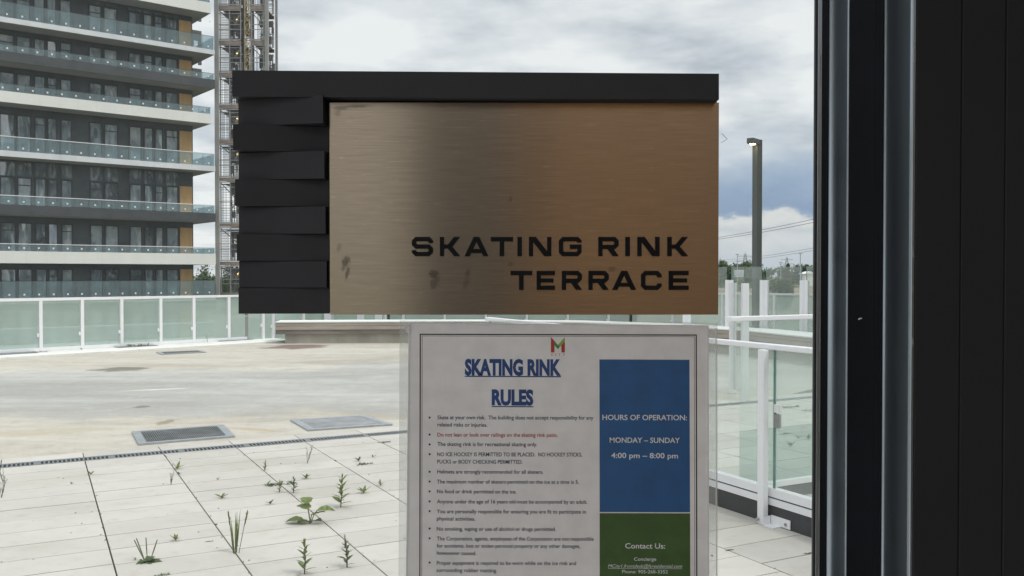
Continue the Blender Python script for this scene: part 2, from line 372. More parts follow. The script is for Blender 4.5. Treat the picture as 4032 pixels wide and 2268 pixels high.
M['tree_leaf'] = leafy('tree_leaf', (0.022, 0.04, 0.016), (0.045, 0.075, 0.03), (0.085, 0.12, 0.05), 0.35)
M['tree_leaf_b'] = leafy('tree_leaf_b', (0.035, 0.055, 0.03), (0.065, 0.095, 0.05), (0.11, 0.14, 0.08), 0.35)
M['bark'] = plain('bark', (0.10, 0.08, 0.06), 0.9, var=0.3, scale=3)
def window_glass(name, base, seed):
    m, t, b = mat(name)
    tc = N(t, 'ShaderNodeTexCoord'); mp = N(t, 'ShaderNodeMapping'); mp.inputs['Location'].default_value = (seed, seed, seed); mp.inputs['Scale'].default_value = (1.0, 1.0, 0.38)
    t.links.new(tc.outputs['Object'], mp.inputs[0])
    n = N(t, 'ShaderNodeTexNoise', ins={'Scale': 0.9, 'Detail': 1.2}); t.links.new(mp.outputs[0], n.inputs['Vector'])
    bp = N(t, 'ShaderNodeBump', ins={'Strength': 0.35, 'Distance': 0.10}); t.links.new(n.outputs[0], bp.inputs['Height']); t.links.new(bp.outputs[0], b.inputs['Normal'])
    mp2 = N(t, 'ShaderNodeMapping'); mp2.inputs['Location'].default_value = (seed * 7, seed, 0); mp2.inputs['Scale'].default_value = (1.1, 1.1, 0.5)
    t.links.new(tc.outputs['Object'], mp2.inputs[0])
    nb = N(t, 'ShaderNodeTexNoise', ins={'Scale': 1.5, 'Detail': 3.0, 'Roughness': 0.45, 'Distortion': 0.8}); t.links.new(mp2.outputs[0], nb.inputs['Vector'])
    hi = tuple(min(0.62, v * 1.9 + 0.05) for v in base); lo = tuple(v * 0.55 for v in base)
    t.links.new(ramp(t, nb.outputs[0], [(0.38, lo), (0.50, base), (0.58, base), (0.66, hi)]), b.inputs['Base Color']); b.inputs['Roughness'].default_value = 0.04; b.inputs['IOR'].default_value = 2.0  # wavy light and dark reflections painted into the pane colour
    b.inputs['Specular IOR Level'].default_value = 1.0
    return m
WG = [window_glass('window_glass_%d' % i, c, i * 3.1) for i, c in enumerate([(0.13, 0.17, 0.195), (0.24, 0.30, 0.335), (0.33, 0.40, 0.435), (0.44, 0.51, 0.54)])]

def brushed():
    m, t, b = mat('brushed_bronze')
    tc = N(t, 'ShaderNodeTexCoord')
    mp = N(t, 'ShaderNodeMapping'); mp.inputs['Scale'].default_value = (30, 30, 1500); t.links.new(tc.outputs['Object'], mp.inputs[0])
    n = N(t, 'ShaderNodeTexNoise', ins={'Scale': 1.0, 'Detail': 3.0, 'Roughness': 0.7}); t.links.new(mp.outputs[0], n.inputs['Vector'])
    mp2 = N(t, 'ShaderNodeMapping'); mp2.inputs['Scale'].default_value = (90, 90, 420); t.links.new(tc.outputs['Object'], mp2.inputs[0])
    n2 = N(t, 'ShaderNodeTexNoise', ins={'Scale': 1.0, 'Detail': 5.0, 'Roughness': 0.75}); t.links.new(mp2.outputs[0], n2.inputs['Vector'])
    c = ramp(t, n.outputs[0], [(0.30, (0.31, 0.25, 0.185)), (0.5, (0.36, 0.29, 0.215)), (0.70, (0.42, 0.345, 0.26))])
    c = mixc(t, ramp(t, n2.outputs[0], [(0.60, 0.0), (0.74, 0.8)]), c, (0.66, 0.50, 0.33))
    c = mixc(t, ramp(t, n2.outputs[0], [(0.22, 0.55), (0.36, 0.0)]), c, (0.26, 0.19, 0.13))
    def smudge(c, px, py, rx, ry, st, rot, sc=2.4):
        p = on_depth(px, py, 0.66)
        m2 = N(t, 'ShaderNodeMapping', vector_type='TEXTURE'); m2.inputs['Location'].default_value = (p.x - PLATE_O.x, 0, p.z - PLATE_O.z)
        m2.inputs['Scale'].default_value = (rx, 1, ry); m2.inputs['Rotation'].default_value = (0, rot, 0)
        t.links.new(tc.outputs['Object'], m2.inputs[0])
        s2 = N(t, 'ShaderNodeSeparateXYZ'); t.links.new(m2.outputs[0], s2.inputs[0])
        cb = N(t, 'ShaderNodeCombineXYZ'); t.links.new(s2.outputs[0], cb.inputs[0]); t.links.new(s2.outputs[2], cb.inputs[1])
        nn = N(t, 'ShaderNodeTexNoise', ins={'Scale': sc, 'Detail': 6.0, 'Roughness': 0.7}); t.links.new(cb.outputs[0], nn.inputs['Vector'])
        ln = N(t, 'ShaderNodeVectorMath', operation='LENGTH'); t.links.new(cb.outputs[0], ln.inputs[0])
        d = math_n(t, 'ADD', ln.outputs['Value'], math_n(t, 'MULTIPLY', math_n(t, 'SUBTRACT', nn.outputs[0], 0.5), 2.4))
        k = math_n(t, 'MULTIPLY', ramp(t, d, [(0.5, 1.0), (0.95, 0.0)]), st)
        return mixc(t, k, c, (0.10, 0.085, 0.07))
    k = 0.66 / F
    for a in ((1362, 1030, 20, 26, .8, .35), (1368, 1075, 10, 30, .75, .2), (1352, 1058, 10, 12, .5, 0), (1335, 975, 12, 20, .35, .2),
              (1708, 1078, 26, 18, .65, .2), (1712, 1112, 22, 34, .5, .3), (1842, 1075, 12, 18, .4, .2), (1835, 1115, 16, 30, .3, .3),
              (1345, 425, 40, 10, .6, 0), (1410, 418, 60, 8, .6, 0), (1330, 445, 16, 16, .35, 0), (2010, 785, 8, 14, .4, 0), (2410, 1060, 22, 14, .4, 0),
              (2010, 1040, 14, 10, .35, 0)):
        c = smudge(c, a[0], a[1], a[2] * k, a[3] * k, a[4], a[5])
    t.links.new(c, b.inputs['Base Color'])
    b.inputs['Metallic'].default_value = 0.92
    b.inputs['Roughness'].default_value = 0.2
    b.inputs['Anisotropic'].default_value = 0.96; b.inputs['Anisotropic Rotation'].default_value = 0.25
    tg = N(t, 'ShaderNodeTangent', direction_type='UV_MAP', uv_map='UVMap'); t.links.new(tg.outputs[0], b.inputs['Tangent'])
    bp = N(t, 'ShaderNodeBump', ins={'Strength': 0.25, 'Distance': 0.00008}); t.links.new(n.outputs[0], bp.inputs['Height']); t.links.new(bp.outputs[0], b.inputs['Normal'])
    return m
PLATE_O = on_depth(2062, 822, 0.66)
M['bronze'] = brushed()
def paper(name, col, var=0.03, back=0.0):
    m, t, b = mat(name)
    tc = N(t, 'ShaderNodeTexCoord')
    n = N(t, 'ShaderNodeTexNoise', ins={'Scale': 55.0, 'Detail': 5.0, 'Roughness': 0.6}); t.links.new(tc.outputs['Object'], n.inputs['Vector'])
    lo = tuple(c * (1 - var) for c in col); hi = tuple(min(1, c * (1 + var)) for c in col)
    t.links.new(ramp(t, n.outputs[0], [(0.35, lo), (0.65, hi)]), b.inputs['Base Color'])
    b.inputs['Roughness'].default_value = 0.55
    b.inputs['Coat Weight'].default_value = 0.9; b.inputs['Coat Roughness'].default_value = 0.12
    if back:
        tl = N(t, 'ShaderNodeBsdfTranslucent'); tl.inputs[0].default_value = (*col, 1); mx = N(t, 'ShaderNodeMixShader'); mx.inputs[0].default_value = back
        t.links.new(b.outputs[0], mx.inputs[1]); t.links.new(tl.outputs[0], mx.inputs[2]); t.links.new(mx.outputs[0], t.nodes['Material Output'].inputs[0])
    return m
M['paper'] = paper('paper', (0.88, 0.855, 0.845), 0.06, 0.22)
M['ink_navy'] = paper('ink_navy', (0.015, 0.027, 0.075))
M['ink_head'] = paper('ink_head', (0.008, 0.055, 0.21), 0.1)
M['ink_black'] = paper('ink_black', (0.012, 0.012, 0.014))
M['ink_red'] = paper('ink_red', (0.42, 0.035, 0.02))
M['ink_blue'] = paper('ink_blue', (0.003, 0.088, 0.255), 0.12)
M['ink_green'] = paper('ink_green', (0.035, 0.095, 0.02), 0.15)
M['ink_lime'] = paper('ink_lime', (0.25, 0.42, 0.06))
M['ink_leaf'] = paper('ink_leaf', (0.05, 0.26, 0.05))
M['ink_white'] = paper('ink_white', (0.70, 0.71, 0.72))

# ------------------------------------------------------------------ ground, terrace, rink
mb = MB(); mb.box(-2500, 2500, -2500, 4500, -12.6, -12.5); tag(mb.build('ground', M['grass_ground']), kind='structure')
mb = MB(); mb.prism([(-60, 90, -12.45), (160, 110, -12.45), (160, 128, -12.45), (-60, 108, -12.45)], (0, 0, 0.02)); tag(mb.build('road', M['asphalt']), kind='structure')
# hillside beyond the road, a low earth bank
mb = MB()
bank = [(20, 150), (45, 160), (75, 168), (120, 170), (170, 160)]
for a, b in zip(bank, bank[1:]):
    mb.face([(a[0], a[1], -12.5), (b[0], b[1], -12.5), (b[0] + 4, b[1] + 22, -1.6), (a[0] + 4, a[1] + 22, -1.6)])
    mb.face([(a[0] + 4, a[1] + 22, -1.6), (b[0] + 4, b[1] + 22, -1.6), (b[0] + 10, b[1] + 200, -1.4), (a[0] + 10, a[1] + 200, -1.4)])
tag(mb.build('hillside', M['earth']), kind='structure')

RAIL_A = Vector((-14.4, 13.4, 0)); RAIL_B = Vector((-5.75, 21.4, 0))
terr = [(-14.8, 0.62), (-14.8, 13.1), (-14.6, 13.5), (-5.8, 21.65), (-3.5, 24.75), (3.0, 24.9), (8.5, 22.6), (14, 18.5), (14, 0.62)]
mb = MB(); mb.prism([(x, y, -12.4) for x, y in terr], (0, 0, 12.4 - 0.022)); tag(mb.build('terrace', [M['joint']]), kind='structure')
# rink sheet: everything beyond the coping line v = 8.76
RV = 8.76
rp = [uv(-9.5, RV), uv(8.6, RV), Vector((6.2, 15.0, 0)), Vector((5.4, 20.5, 0)), Vector((0, 21.3, 0)), Vector((-5.2, 20.9, 0)), Vector((-14.2, 12.0, 0)), Vector((-14.2, 3.4, 0))]
mb = MB(); mb.prism([(p.x, p.y, -0.020) for p in rp], (0, 0, 0.016)); tag(mb.build('rink_floor', M['rink']), kind='structure')

# pavers: 0.61 x 1.525 m slabs scored into five planks, in columns along V
DR0, DR1 = 8.365, 8.525
mb = MB(); gv = MB()
U0 = 0.372
heavy = {0: 5.32, 1: None}
def hv(px, py): return on_ground(px, py).dot(V)
hk = {-1: hv(300, 2240) + 0.0, 0: hv(434, 2164), 1: hv(1333, 2108), 2: hv(1463, 1897), 3: 7.1, 4: 6.3, 5: hv(3006, 2217)}
for k in range(-12, 22):
    u0 = U0 + k * 0.615
    base = hk.get(k, 5.3 + ((k * 0.62) % 1.525))
    r0 = int(math.floor((-3 - base) / 0.305))
    for r in range(r0, 60):
        v0 = base + r * 0.305; v1 = v0 + 0.305
        if v0 >= DR0 - 0.02: break
        v1 = min(v1, DR0 - 0.004)
        c = uv(u0 + 0.3, (v0 + v1) / 2)
        if c.y < 0.95 or c.x < -13 or c.x > 12: continue
        lo = 0.0055 if r % 5 == 0 else 0.0031
        hi = 0.0055 if r % 5 == 4 else 0.0031
        dz = rnd.uniform(-0.0006, 0.0006)
        p0, p1, p2, p3 = uv(u0 + 0.0045, v0 + lo), uv(u0 + 0.6105, v0 + lo), uv(u0 + 0.6105, v1 - hi), uv(u0 + 0.0045, v1 - hi)
        mb.prism([p + Vector((0, 0, -0.016)) for p in (p0, p1, p2, p3)], (0, 0, 0.016 + dz))
        if r % 5 != 4:
            gv.obox(uv(u0 + 0.006, v1 - 0.0035, -0.016), U * 0.603, V * 0.007, (0, 0, 0.011))
    # coping stone beyond the drain
    c = uv(u0 + 0.3, 8.6)
    if -14 < c.x < 12:
        mb.obox(uv(u0 + 0.004, DR1 + 0.004, -0.016), U * 0.607, V * (RV - DR1 - 0.012), (0, 0, 0.017))
pv = mb.build('pavement', M['paver']); tag(pv, kind='structure')
g_ = gv.build('paver_groove', M['groove'], pv, origin=(0, 0, 0))

# slot drain
d = thing('slot_drain', uv(0, 8.44), 'long grey slotted drain channel between pale pavers and the rink slab', 'drain')
mb = MB(); mb.obox(uv(-9, DR0 + .004, -0.019), U * 20, V * (DR1 - DR0 - 0.008), (0, 0, 0.006)); mb.build('channel', M['pit'], d)
mb = MB()
for a, w in ((DR0, 0.022), (DR1 - 0.032, 0.032)):
    mb.obox(uv(-9, a, -0.012), U * 20, V * w, (0, 0, 0.0125))
u = -9.0; n = 0
while u < 11:
    w = 0.055 if n % 16 == 0 else 0.013
    mb.obox(uv(u, DR0 + 0.022, -0.010), U * w, V * (DR1 - DR0 - 0.054), (0, 0, 0.010)); u += w + 0.0195; n += 1
mb.build('grating', M['drain_steel'], d)

# square pit grates set in the rink
def grate(corners, label, n=40, gm='grille'):
    c = [Vector((p.x, p.y, 0)) for p in corners]
    o = (c[0] + c[1] + c[2] + c[3]) / 4
    t = thing('floor_grate', o, label, 'grate', 'steel floor grates in the rink')
    z0 = Vector((0, 0, -0.003)); ins = []
    for p in c: ins.append(p + (o - p) * 0.17)
    fr = MB()
    for i in range(4):
        j = (i + 1) % 4
        fr.prism([c[i] + z0, c[j] + z0, ins[j] + z0, ins[i] + z0], (0, 0, 0.016 + 0.0005 * (i % 2)))
    fr.build('frame', M['galv'], t)
    gr = MB()
    gr.prism([p + z0 for p in ins], (0, 0, 0.003), 1)
    for k in range(n):
        a = (k + 0.5) / n
        p = ins[0].lerp(ins[1], a); q = ins[3].lerp(ins[2], a)
        gr.bar(p + Vector((0, 0, 0.0065)), q + Vector((0, 0, 0.0065)), 0.0085, 0.009)
    for k in range(1, 6):
        a = k / 6
        gr.bar(ins[0].lerp(ins[3], a) + Vector((0, 0, 0.0045)), ins[1].lerp(ins[2], a) + Vector((0, 0, 0.0045)), 0.008, 0.006)
    gr.build('grille', [M[gm], M['pit']], t)
grate([on_ground(*p) for p in ((518, 1703), (880, 1676), (925, 1721), (545, 1753))], 'dark square steel floor grate in the rink left of the pale one')
grate([on_ground(*p) for p in ((1143, 1657), (1435, 1638), (1546, 1674), (1212, 1697))], 'light grey steel floor grate in the rink beside the notice, next to the drain', 46, 'grille_pale')
grate([on_ground(*p) for p in ((615, 1388), (790, 1381), (812, 1388), (635, 1397))], 'far floor grate near the rink edge in front of the green glass railing')

# white paver strip along the far railing
CA = Vector((-9.33, 16.64, 0)); CBp = Vector((-6.19, 19.84, 0)); cdir = (CBp - CA).normalized(); cper = Vector((-cdir.y, cdir.x, 0))
def strip(s, w, z=0.0): return CA + cdir * s + cper * w + Vector((0, 0, z))
mb = MB()
s = -7.2
while s < 6.0:
    mb.obox(strip(s + 0.003, 0.0, -0.01), cdir * 0.604, cper * 0.55, (0, 0, 0.04)); mb.obox(strip(s + 0.003, 0.556, -0.01), cdir * 0.604, cper * 0.50, (0, 0, 0.04)); s += 0.61
tag(mb.build('kerb_strip', M['white_paver']), kind='structure')
for (px, py, lab) in ((40, 1392, 'leftmost grey grate set in the white paver strip by the far railing'), (528, 1363, 'middle grey grate set in the white paver strip by the far railing'), (912, 1339, 'grey grate in the white paver strip closest to the bench')):
    p = on_ground(px, py, 0.03); t = thing('strip_grate', p, lab, 'grate', 'grates in the white paver strip')
    mb = MB(); mb.obox(p - cdir * 0.42 - cper * 0.24 + Vector((0, 0, 0.002)), cdir * 0.84, cper * 0.48, (0, 0, 0.006)); mb.build('plate', M['grille'], t)
    mb = MB()
    for k in range(14): mb.obox(p - cdir * (0.39 - k * 0.056) - cper * 0.2 + Vector((0, 0, 0.0085)), cdir * 0.03, cper * 0.4, (0, 0, 0.004))
    mb.build('grille', M['galv'], t)

# ------------------------------------------------------------------ railings
def railing(name, P, Q, spacing, zb, top, pw, label, glassmat, rail_h=0.05, first=0.0, posts=None, channel=0.05, pane_off=0.0):
    t = thing(name, P, label, 'railing')
    dr = (Q - P); L = dr.length; dr.normalize(); pr = Vector((-dr.y, dr.x, 0))
    mb = MB(); mb.obox(P - pr * 0.035 + Vector((0, 0, top - rail_h)), dr * L, pr * 0.07, (0, 0, rail_h)); mb.build('top_rail', M['white_paint'], t, bevel=0.004)
    if channel:
        mb = MB(); mb.obox(P - pr * 0.03 + Vector((0, 0, zb)), dr * L, pr * 0.06, (0, 0, channel)); mb.build('bottom_rail', M['white_paint'], t, bevel=0.003)
    ps = posts if posts is not None else [first + k * spacing for k in range(int((L - first) / spacing) + 1)]
    for s_ in ps:
        mb = MB(); mb.obox(P + dr * (s_ - pw / 2) - pr * 0.034 + Vector((0, 0, zb - 0.04)), dr * pw, pr * 0.068, (0, 0, top - rail_h - zb + 0.04)); mb.build('post', M['white_paint'], t)
        c = MB(); c.obox(P + dr * (s_ - pw / 2 - 0.035) - pr * 0.02 + Vector((0, 0, zb + 0.28)), dr * 0.035, pr * 0.04, (0, 0, 0.07)); c.build('glass_clamp', M['white_paint'], t)
    edges = [0.0] + [x for x in ps if 0.05 < x < L - 0.05] + [L]
    for a, b in zip(edges, edges[1:]):
        if b - a < 0.1: continue
        mb = MB(); mb.obox(P + dr * (a + pw / 2 + 0.008) + pr * (0.0 + pane_off) + Vector((0, 0, zb + channel + 0.002)), dr * (b - a - pw - 0.016), pr * 0.003, (0, 0, top - rail_h - zb - channel - 0.004)); mb.build('glass_panel', glassmat, t)
    return t
ra = strip(-7.0, 0.97, 0.03); rb = strip(5.5, 0.97, 0.03)
dl = rb - ra; dl.normalize()
pp = [(on_ground(x, y, 0.1) - Vector((ra.x, ra.y, 0.1))).dot(dl) for x, y in ((160, 1369), (329, 1361), (487, 1353), (635, 1344), (775, 1338), (908, 1330), (1035, 1322))]
posts = [pp[0] - 0.82 * k for k in range(4, 0, -1)] + pp
railing('glass_railing', Vector((ra.x, ra.y, 0)), Vector((rb.x, rb.y, 0)), .8, 0.031, 1.075, 0.062, 'long pale green glass railing with white posts along the far white paver strip', M['glass_far'], posts=posts, channel=0.065)
railing('glass_railing', Vector((rb.x, rb.y, 0)), Vector((-3.3, 24.4, 0)), 0.86, 0.0, 1.07, 0.062, 'short glass railing turning behind the bench, mostly hidden by the metal sign', M['glass_far'], first=0.7, channel=0)
railing('glass_railing', Vector((-3.3, 24.4, 0)), Vector((3.2, 24.6, 0)), 1.1, 0.0, 1.07, 0.062, 'straight glass railing behind the bench below the metal sign', M['glass_far'], first=0.4, channel=0)
railing('glass_railing', Vector((3.2, 24.6, 0)), Vector((8.4, 22.2, 0)), 1.3, 0.0, 1.07, 0.062, 'green glass railing in front of the trees behind the lamp pole', M['glass_far'], first=1.15, channel=0)

# ------------------------------------------------------------------ curved bench
path = [Vector((-5.28, 20.4, 0)), Vector((-3.2, 20.62, 0)), Vector((-0.8, 20.7, 0)), Vector((1.4, 20.25, 0)), Vector((3.2, 19.1, 0)), Vector((4.45, 17.3, 0)), Vector((5.15, 15.3, 0)), Vector((5.5, 13.5, 0))]
b_ = thing('bench', (0, 20.7, 0), 'long low curved concrete bench with board face on the far rink edge', 'bench')
def sweep(mb, path, o0, o1, z0, z1, mi=0):
    nrm = []
    for i in range(len(path)):
        d_ = (path[min(i + 1, len(path) - 1)] - path[max(i - 1, 0)]).normalized(); nrm.append(Vector((-d_.y, d_.x, 0)))
    for i in range(len(path) - 1):
        a, b = path[i], path[i + 1]
        mb.prism([a + nrm[i] * o0 + Vector((0, 0, z0)), b + nrm[i + 1] * o0 + Vector((0, 0, z0)), b + nrm[i + 1] * o1 + Vector((0, 0, z0)), a + nrm[i] * o1 + Vector((0, 0, z0))], (0, 0, z1 - z0), mi)
p2 = [path[0] + Vector((0.2, 0.0, 0))] + path[1:]
mb = MB(); sweep(mb, p2, 0.10, 0.7, -0.003, 0.205); mb.build('base', M['bench_base'], b_)
mb = MB(); sweep(mb, path, 0.02, 0.75, 0.207, 0.30); mb.build('lower_board', M['bench_dark'], b_)
mb = MB(); sweep(mb, path, 0.0, 0.75, 0.304, 0.388); sweep(mb, path, 0.004, 0.75, 0.394, 0.462); mb.build('board_face', M['bench_board'], b_)
mb = MB(); sweep(mb, path, -0.01, 0.78, 0.466, 0.488); mb.build('seat', M['white_fascia'], b_)

# ------------------------------------------------------------------ wind screens: broad white posts with tall clear glass
def screen_post(p, dirv, w, d, top, parent, name='post'):
    dirv = Vector(dirv).normalized(); pr = Vector((-dirv.y, dirv.x, 0))
    mb = MB()
    mb.obox(p - dirv * w / 2 - pr * d / 2, dirv * (w * 0.42), pr * d, (0, 0, top)); mb.obox(p + dirv * (w * -0.08) - pr * d * 0.38, dirv * (w * 0.16), pr * d * 0.76, (0, 0, top - 0.01))
    mb.obox(p + dirv * (w * 0.08) - pr * d / 2, dirv * (w * 0.42), pr * d, (0, 0, top)); mb.build(name, M['white_paint'], parent)
def wind_screen(pts, w, top, gtop, label, base=0.0):
    t = thing('wind_screen', (pts[0].x, pts[0].y, base), label, 'glass screen', 'glass wind screens with broad white posts')
    for i, p in enumerate(pts):
        dv = (pts[min(i + 1, len(pts) - 1)] - pts[max(i - 1, 0)])
        screen_post(Vector((p.x, p.y, base)), dv, w, 0.075, top - base, t)
    for a, b in zip(pts, pts[1:]):
        dv = (b - a).normalized(); pr = Vector((-dv.y, dv.x, 0)); L = (b - a).length
        mb = MB(); mb.obox(a + dv * 0.05 + Vector((0, 0, base + 0.06)), dv * (L - 0.12), pr * 0.008, (0, 0, gtop - base - 0.06)); g = mb.build('glass_panel', M['glass_near'], t)
        mb = MB(); mb.obox(a + dv * (L - 0.068) + Vector((0, 0, base + 0.06)), dv * 0.012, pr * 0.010, (0, 0, gtop - base - 0.06)); mb.build('glass_rim', M['glass_edge'], g)
        mb = MB(); mb.obox(a + dv * 0.036 + Vector((0, 0, base + 0.06)), dv * 0.012, pr * 0.010, (0, 0, gtop - base - 0.06))
        mb.build('glass_rim', M['glass_edge'], g)
S17 = 17.9
def gp(px, Z): return Vector(((px - 2016) / F * Z, Z, 0))
wind_screen([gp(1098, 22.6), gp(1190, 22.7), gp(1290, 22.8), gp(1420, 22.9), gp(1490, 22.9)], 0.17, 1.40, 1.68, 'glass wind screen with white posts behind the bench left of the notice')
wind_screen([gp(2705, 18.9), gp(2873, 18.6), gp(3010, 18.2), gp(3168, 17.6), gp(3330, 17.0)], 0.165, 1.435, 1.70, 'far glass wind screen with broad white posts around the lamp pole')
wind_screen([gp(2886, 11.9), gp(2934, 11.2)], 0.10, 1.44, 1.605, 'narrow glass gate between two lower white posts left of the lamp pole')

# lamp post
lx = gp(2980, 19.8)
t = thing('lamp_post', lx, 'tall square dark grey lamp post with a lit flat head', 'lamp post')
hw = 0.098; ltop = on_depth(2980, 551, 19.8).z
mb = MB(); ang = R(28); ex = Vector((math.cos(ang), math.sin(ang), 0)); ey = Vector((-math.sin(ang), math.cos(ang), 0))
mb.obox(lx - ex * 0.075 - ey * 0.075, ex * 0.15, ey * 0.15, (0, 0, ltop)); mb.build('pole', M['pole_grey'], t, bevel=0.006)
mb = MB(); mb.obox(lx - ex * 0.15 - ey * 0.15, ex * 0.3, ey * 0.3, (0, 0, 0.03)); mb.build('base_plate', M['pole_grey'], t, bevel=0.004)
arm = Vector((-0.62, -0.78, 0)).normalized() ; arp = Vector((-arm.y, arm.x, 0))
mb = MB(); o = lx + Vector((0, 0, ltop - 0.115)); mb.obox(o - arp * 0.076 + arm * 0.05, arm * 0.33, arp * 0.152, (0, 0, 0.116)); hd = mb.build('lamp_head', M['pole_grey'], t, bevel=0.006)
mb = MB()
o = lx + arm * 0.24 + Vector((0, 0, ltop - 0.1195)); mb.prism([o + (arm * math.cos(a) * 0.085 + arp * math.sin(a) * 0.055) for a in [k * math.pi / 8 for k in range(16)]], (0, 0, 0.004)); mb.build('lens', M['lamp_glow'], hd)

# ------------------------------------------------------------------ near railing (along V) and its return (along U)
UN = 4.055
A = uv(UN, 8.3); B = uv(UN, 1.0)
kb = thing('kerb', uv(UN, 5), 'low black kerb under the near white glass railing', 'kerb')
mb = MB(); mb.obox(uv(UN - 0.01, 1.0, -0.002), U * 0.16, V * 7.3, (0, 0, 0.117)); mb.build('upstand', M['kerb_black'], kb, bevel=0.004)
nr = thing('glass_railing', uv(UN, 8.3), 'nearest glass railing with a white handrail sloping down to the right', 'railing')
pv_ = on_ground(2985, 2065).dot(V)
mb = MB(); mb.obox(uv(UN - 0.02, 1.0, 1.083), U * 0.06, V * 7.3, (0, 0, 0.034)); mb.build('handrail', M['white_paint'], nr, bevel=0.006)
mb = MB()
mb.obox(uv(UN - 0.012, 1.0, 0.119), U * 0.06, V * 7.3, (0, 0, 0.042)); mb.obox(uv(UN - 0.004, 1.0, 0.1612), U * 0.044, V * 7.3, (0, 0, 0.008), 1); mb.obox(uv(UN - 0.006, 1.0, 0.1694), U * 0.05, V * 7.3, (0, 0, 0.052))
mb.build('bottom_rail', [M['white_paint'], M['gasket']], nr)
for k, s_ in enumerate((pv_ + 1.55, pv_, pv_ - 1.55, pv_ - 3.1)):
    mb = MB(); mb.obox(uv(UN - 0.070, s_ - 0.026, 0.0), U * 0.042, V * 0.052, (0, 0, 1.083)); p = mb.build('post', M['white_paint'], nr, bevel=0.003)
    mb = MB(); mb.obox(uv(UN - 0.075, s_ - 0.12, 0.0), U * 0.066, V * 0.085, (0, 0, 0.006)); mb.obox(uv(UN - 0.018, s_ - 0.20, 0.006), U * 0.006, V * 0.16, (0, 0, 0.055)); mb.obox(uv(UN - 0.075, s_ - 0.038, 0.006), U * 0.056, V * 0.004, (0, 0, 0.05))
    mb.build('bracket', M['white_paint'], p)
    for q in (uv(UN - 0.024, s_ - 0.165, 0.03), uv(UN - 0.088, s_ + 0.012, 0.03)):
        mb = MB(); mb.tube([q, q + U * 0.014], 0.010, 6); mb.build('bolt', M['steel'], p)
    mb = MB()
    mb.obox(uv(UN + 0.0, s_ - 0.075, 0.60), U * 0.03, V * 0.036, (0, 0, 0.085)); mb.obox(uv(UN + 0.0, s_ - 0.072, 0.695), U * 0.028, V * 0.03, (0, 0, 0.05), 1); mb.build('glass_clamp', [M['steel'], M['white_paint']], p)
for a, b in ((1.02, pv_ - 3.1), (pv_ - 3.1, pv_ - 1.55), (pv_ - 1.55, pv_), (pv_, pv_ + 1.55), (pv_ + 1.55, 8.28)):
    mb = MB(); mb.obox(uv(UN + 0.010, a - 0.035 + 0.006, 0.222), U * 0.008, V * (b - a - 0.012), (0, 0, 0.860)); g = mb.build('glass_panel', M['glass_near'], nr)
    mb = MB(); mb.obox(uv(UN + 0.0085, b - 0.035 - 0.0065, 0.222), U * 0.011, V * 0.007, (0, 0, 0.859)); mb.build('glass_rim', M['glass_edge'], g)
    mb = MB(); mb.obox(uv(UN + 0.0085, a - 0.035 + 0.001, 0.222), U * 0.011, V * 0.005, (0, 0, 0.859)); mb.build('glass_rim', M['glass_edge'], g)
# return railing
VR = 4.73
rt = thing('glass_railing', uv(UN + 0.12, VR), 'taller glass railing behind the nearest one, with a tinted lower pane', 'railing')
mb = MB(); mb.obox(uv(UN + 0.06, VR - 0.03, 1.235), U * 7, V * 0.06, (0, 0, 0.032)); mb.build('handrail', M['white_paint'], rt, bevel=0.005)
mb = MB(); mb.obox(uv(UN + 0.16, VR - 0.02, 0.085), U * 7, V * 0.045, (0, 0, 0.04)); mb.build('bottom_rail', M['white_paint'], rt, bevel=0.003)
mb = MB(); mb.obox(uv(UN + 0.16, VR - 0.012, 0.0), U * 7, V * 0.03, (0, 0, 0.083)); mb.build('kick_plate', M['kerb_black'], rt)
for k in range(4):
    a = UN + 0.16 + k * 1.6
    mb = MB(); mb.obox(uv(a, VR, 0.127), U * 1.59, V * 0.008, (0, 0, 0.365)); mb.build('lower_pane', M['glass_tint'], rt)
    mb = MB(); mb.obox(uv(a, VR + 0.001, 0.494), U * 1.59, V * 0.006, (0, 0, 0.739)); mb.build('glass_panel', M['glass_near'], rt)
    if k:
        mb = MB(); mb.obox(uv(a - 0.03, VR - 0.03, 0.0), U * 0.05, V * 0.026, (0, 0, 1.234)); mb.build('post', M['white_paint'], rt)

# ------------------------------------------------------------------ apartment tower
BD = Vector((0.774, 0.633, 0)).normalized(); BN = Vector((-BD.y, BD.x, 0))
BP = Vector(((850 - 2016) / F * 66.4, 66.4, 0))
PXM = 66.4 / F
def bz(py): return H + (1080 - py) * PXM
def bpt(t_, n_, z): return BP + BD * t_ + BN * n_ + Vector((0, 0, z))
def wall_t(px, off):
    k = (px - 2016) / F; o = BP + BN * off
    return (k * o.y - o.x) / (BD.x - k * BD.y)
SETB = 1.8
TL = -19.0
tower = thing('apartment_tower', bpt(0, 0, -12.5), 'dark glazed apartment tower with white and black balcony bands and plywood boards', 'building')
floors = [(-110, 18, 's', 55), (60, 41, 'w', 50), (219, 18, 's', 53), (351, 34, 'b', 24), (491, 38, 'w', 26), (676, 20, 's', 48), (874, 34, 'b', 30), (1042, 42, 'w', 24), (1182, 20, 's', 58), (1345, 20, 's', 56), (1520, 34, 'b', 30), (1690, 20, 's', 50)]
TEND = wall_t(762, SETB)
mb = MB(); mb.prism([bpt(TL, SETB, -12.5), bpt(TEND, SETB, -12.5), bpt(TEND, SETB + 14, -12.5), bpt(TL, SETB + 14, -12.5)], (0, 0, bz(-110) + 12.5)); mb.build('wall', M['dark_wall'], tower)
wins = [(-118, -62), (-55, -6), (2, 64), (70, 128), (139, 184), (190, 229), (242, 287), (355, 406), (413, 468), (511, 560), (569, 605), (612, 644), (655, 703)]
fm = {'s': M['grey_slab'], 'w': M['white_fascia'], 'b': M['dark_fascia']}
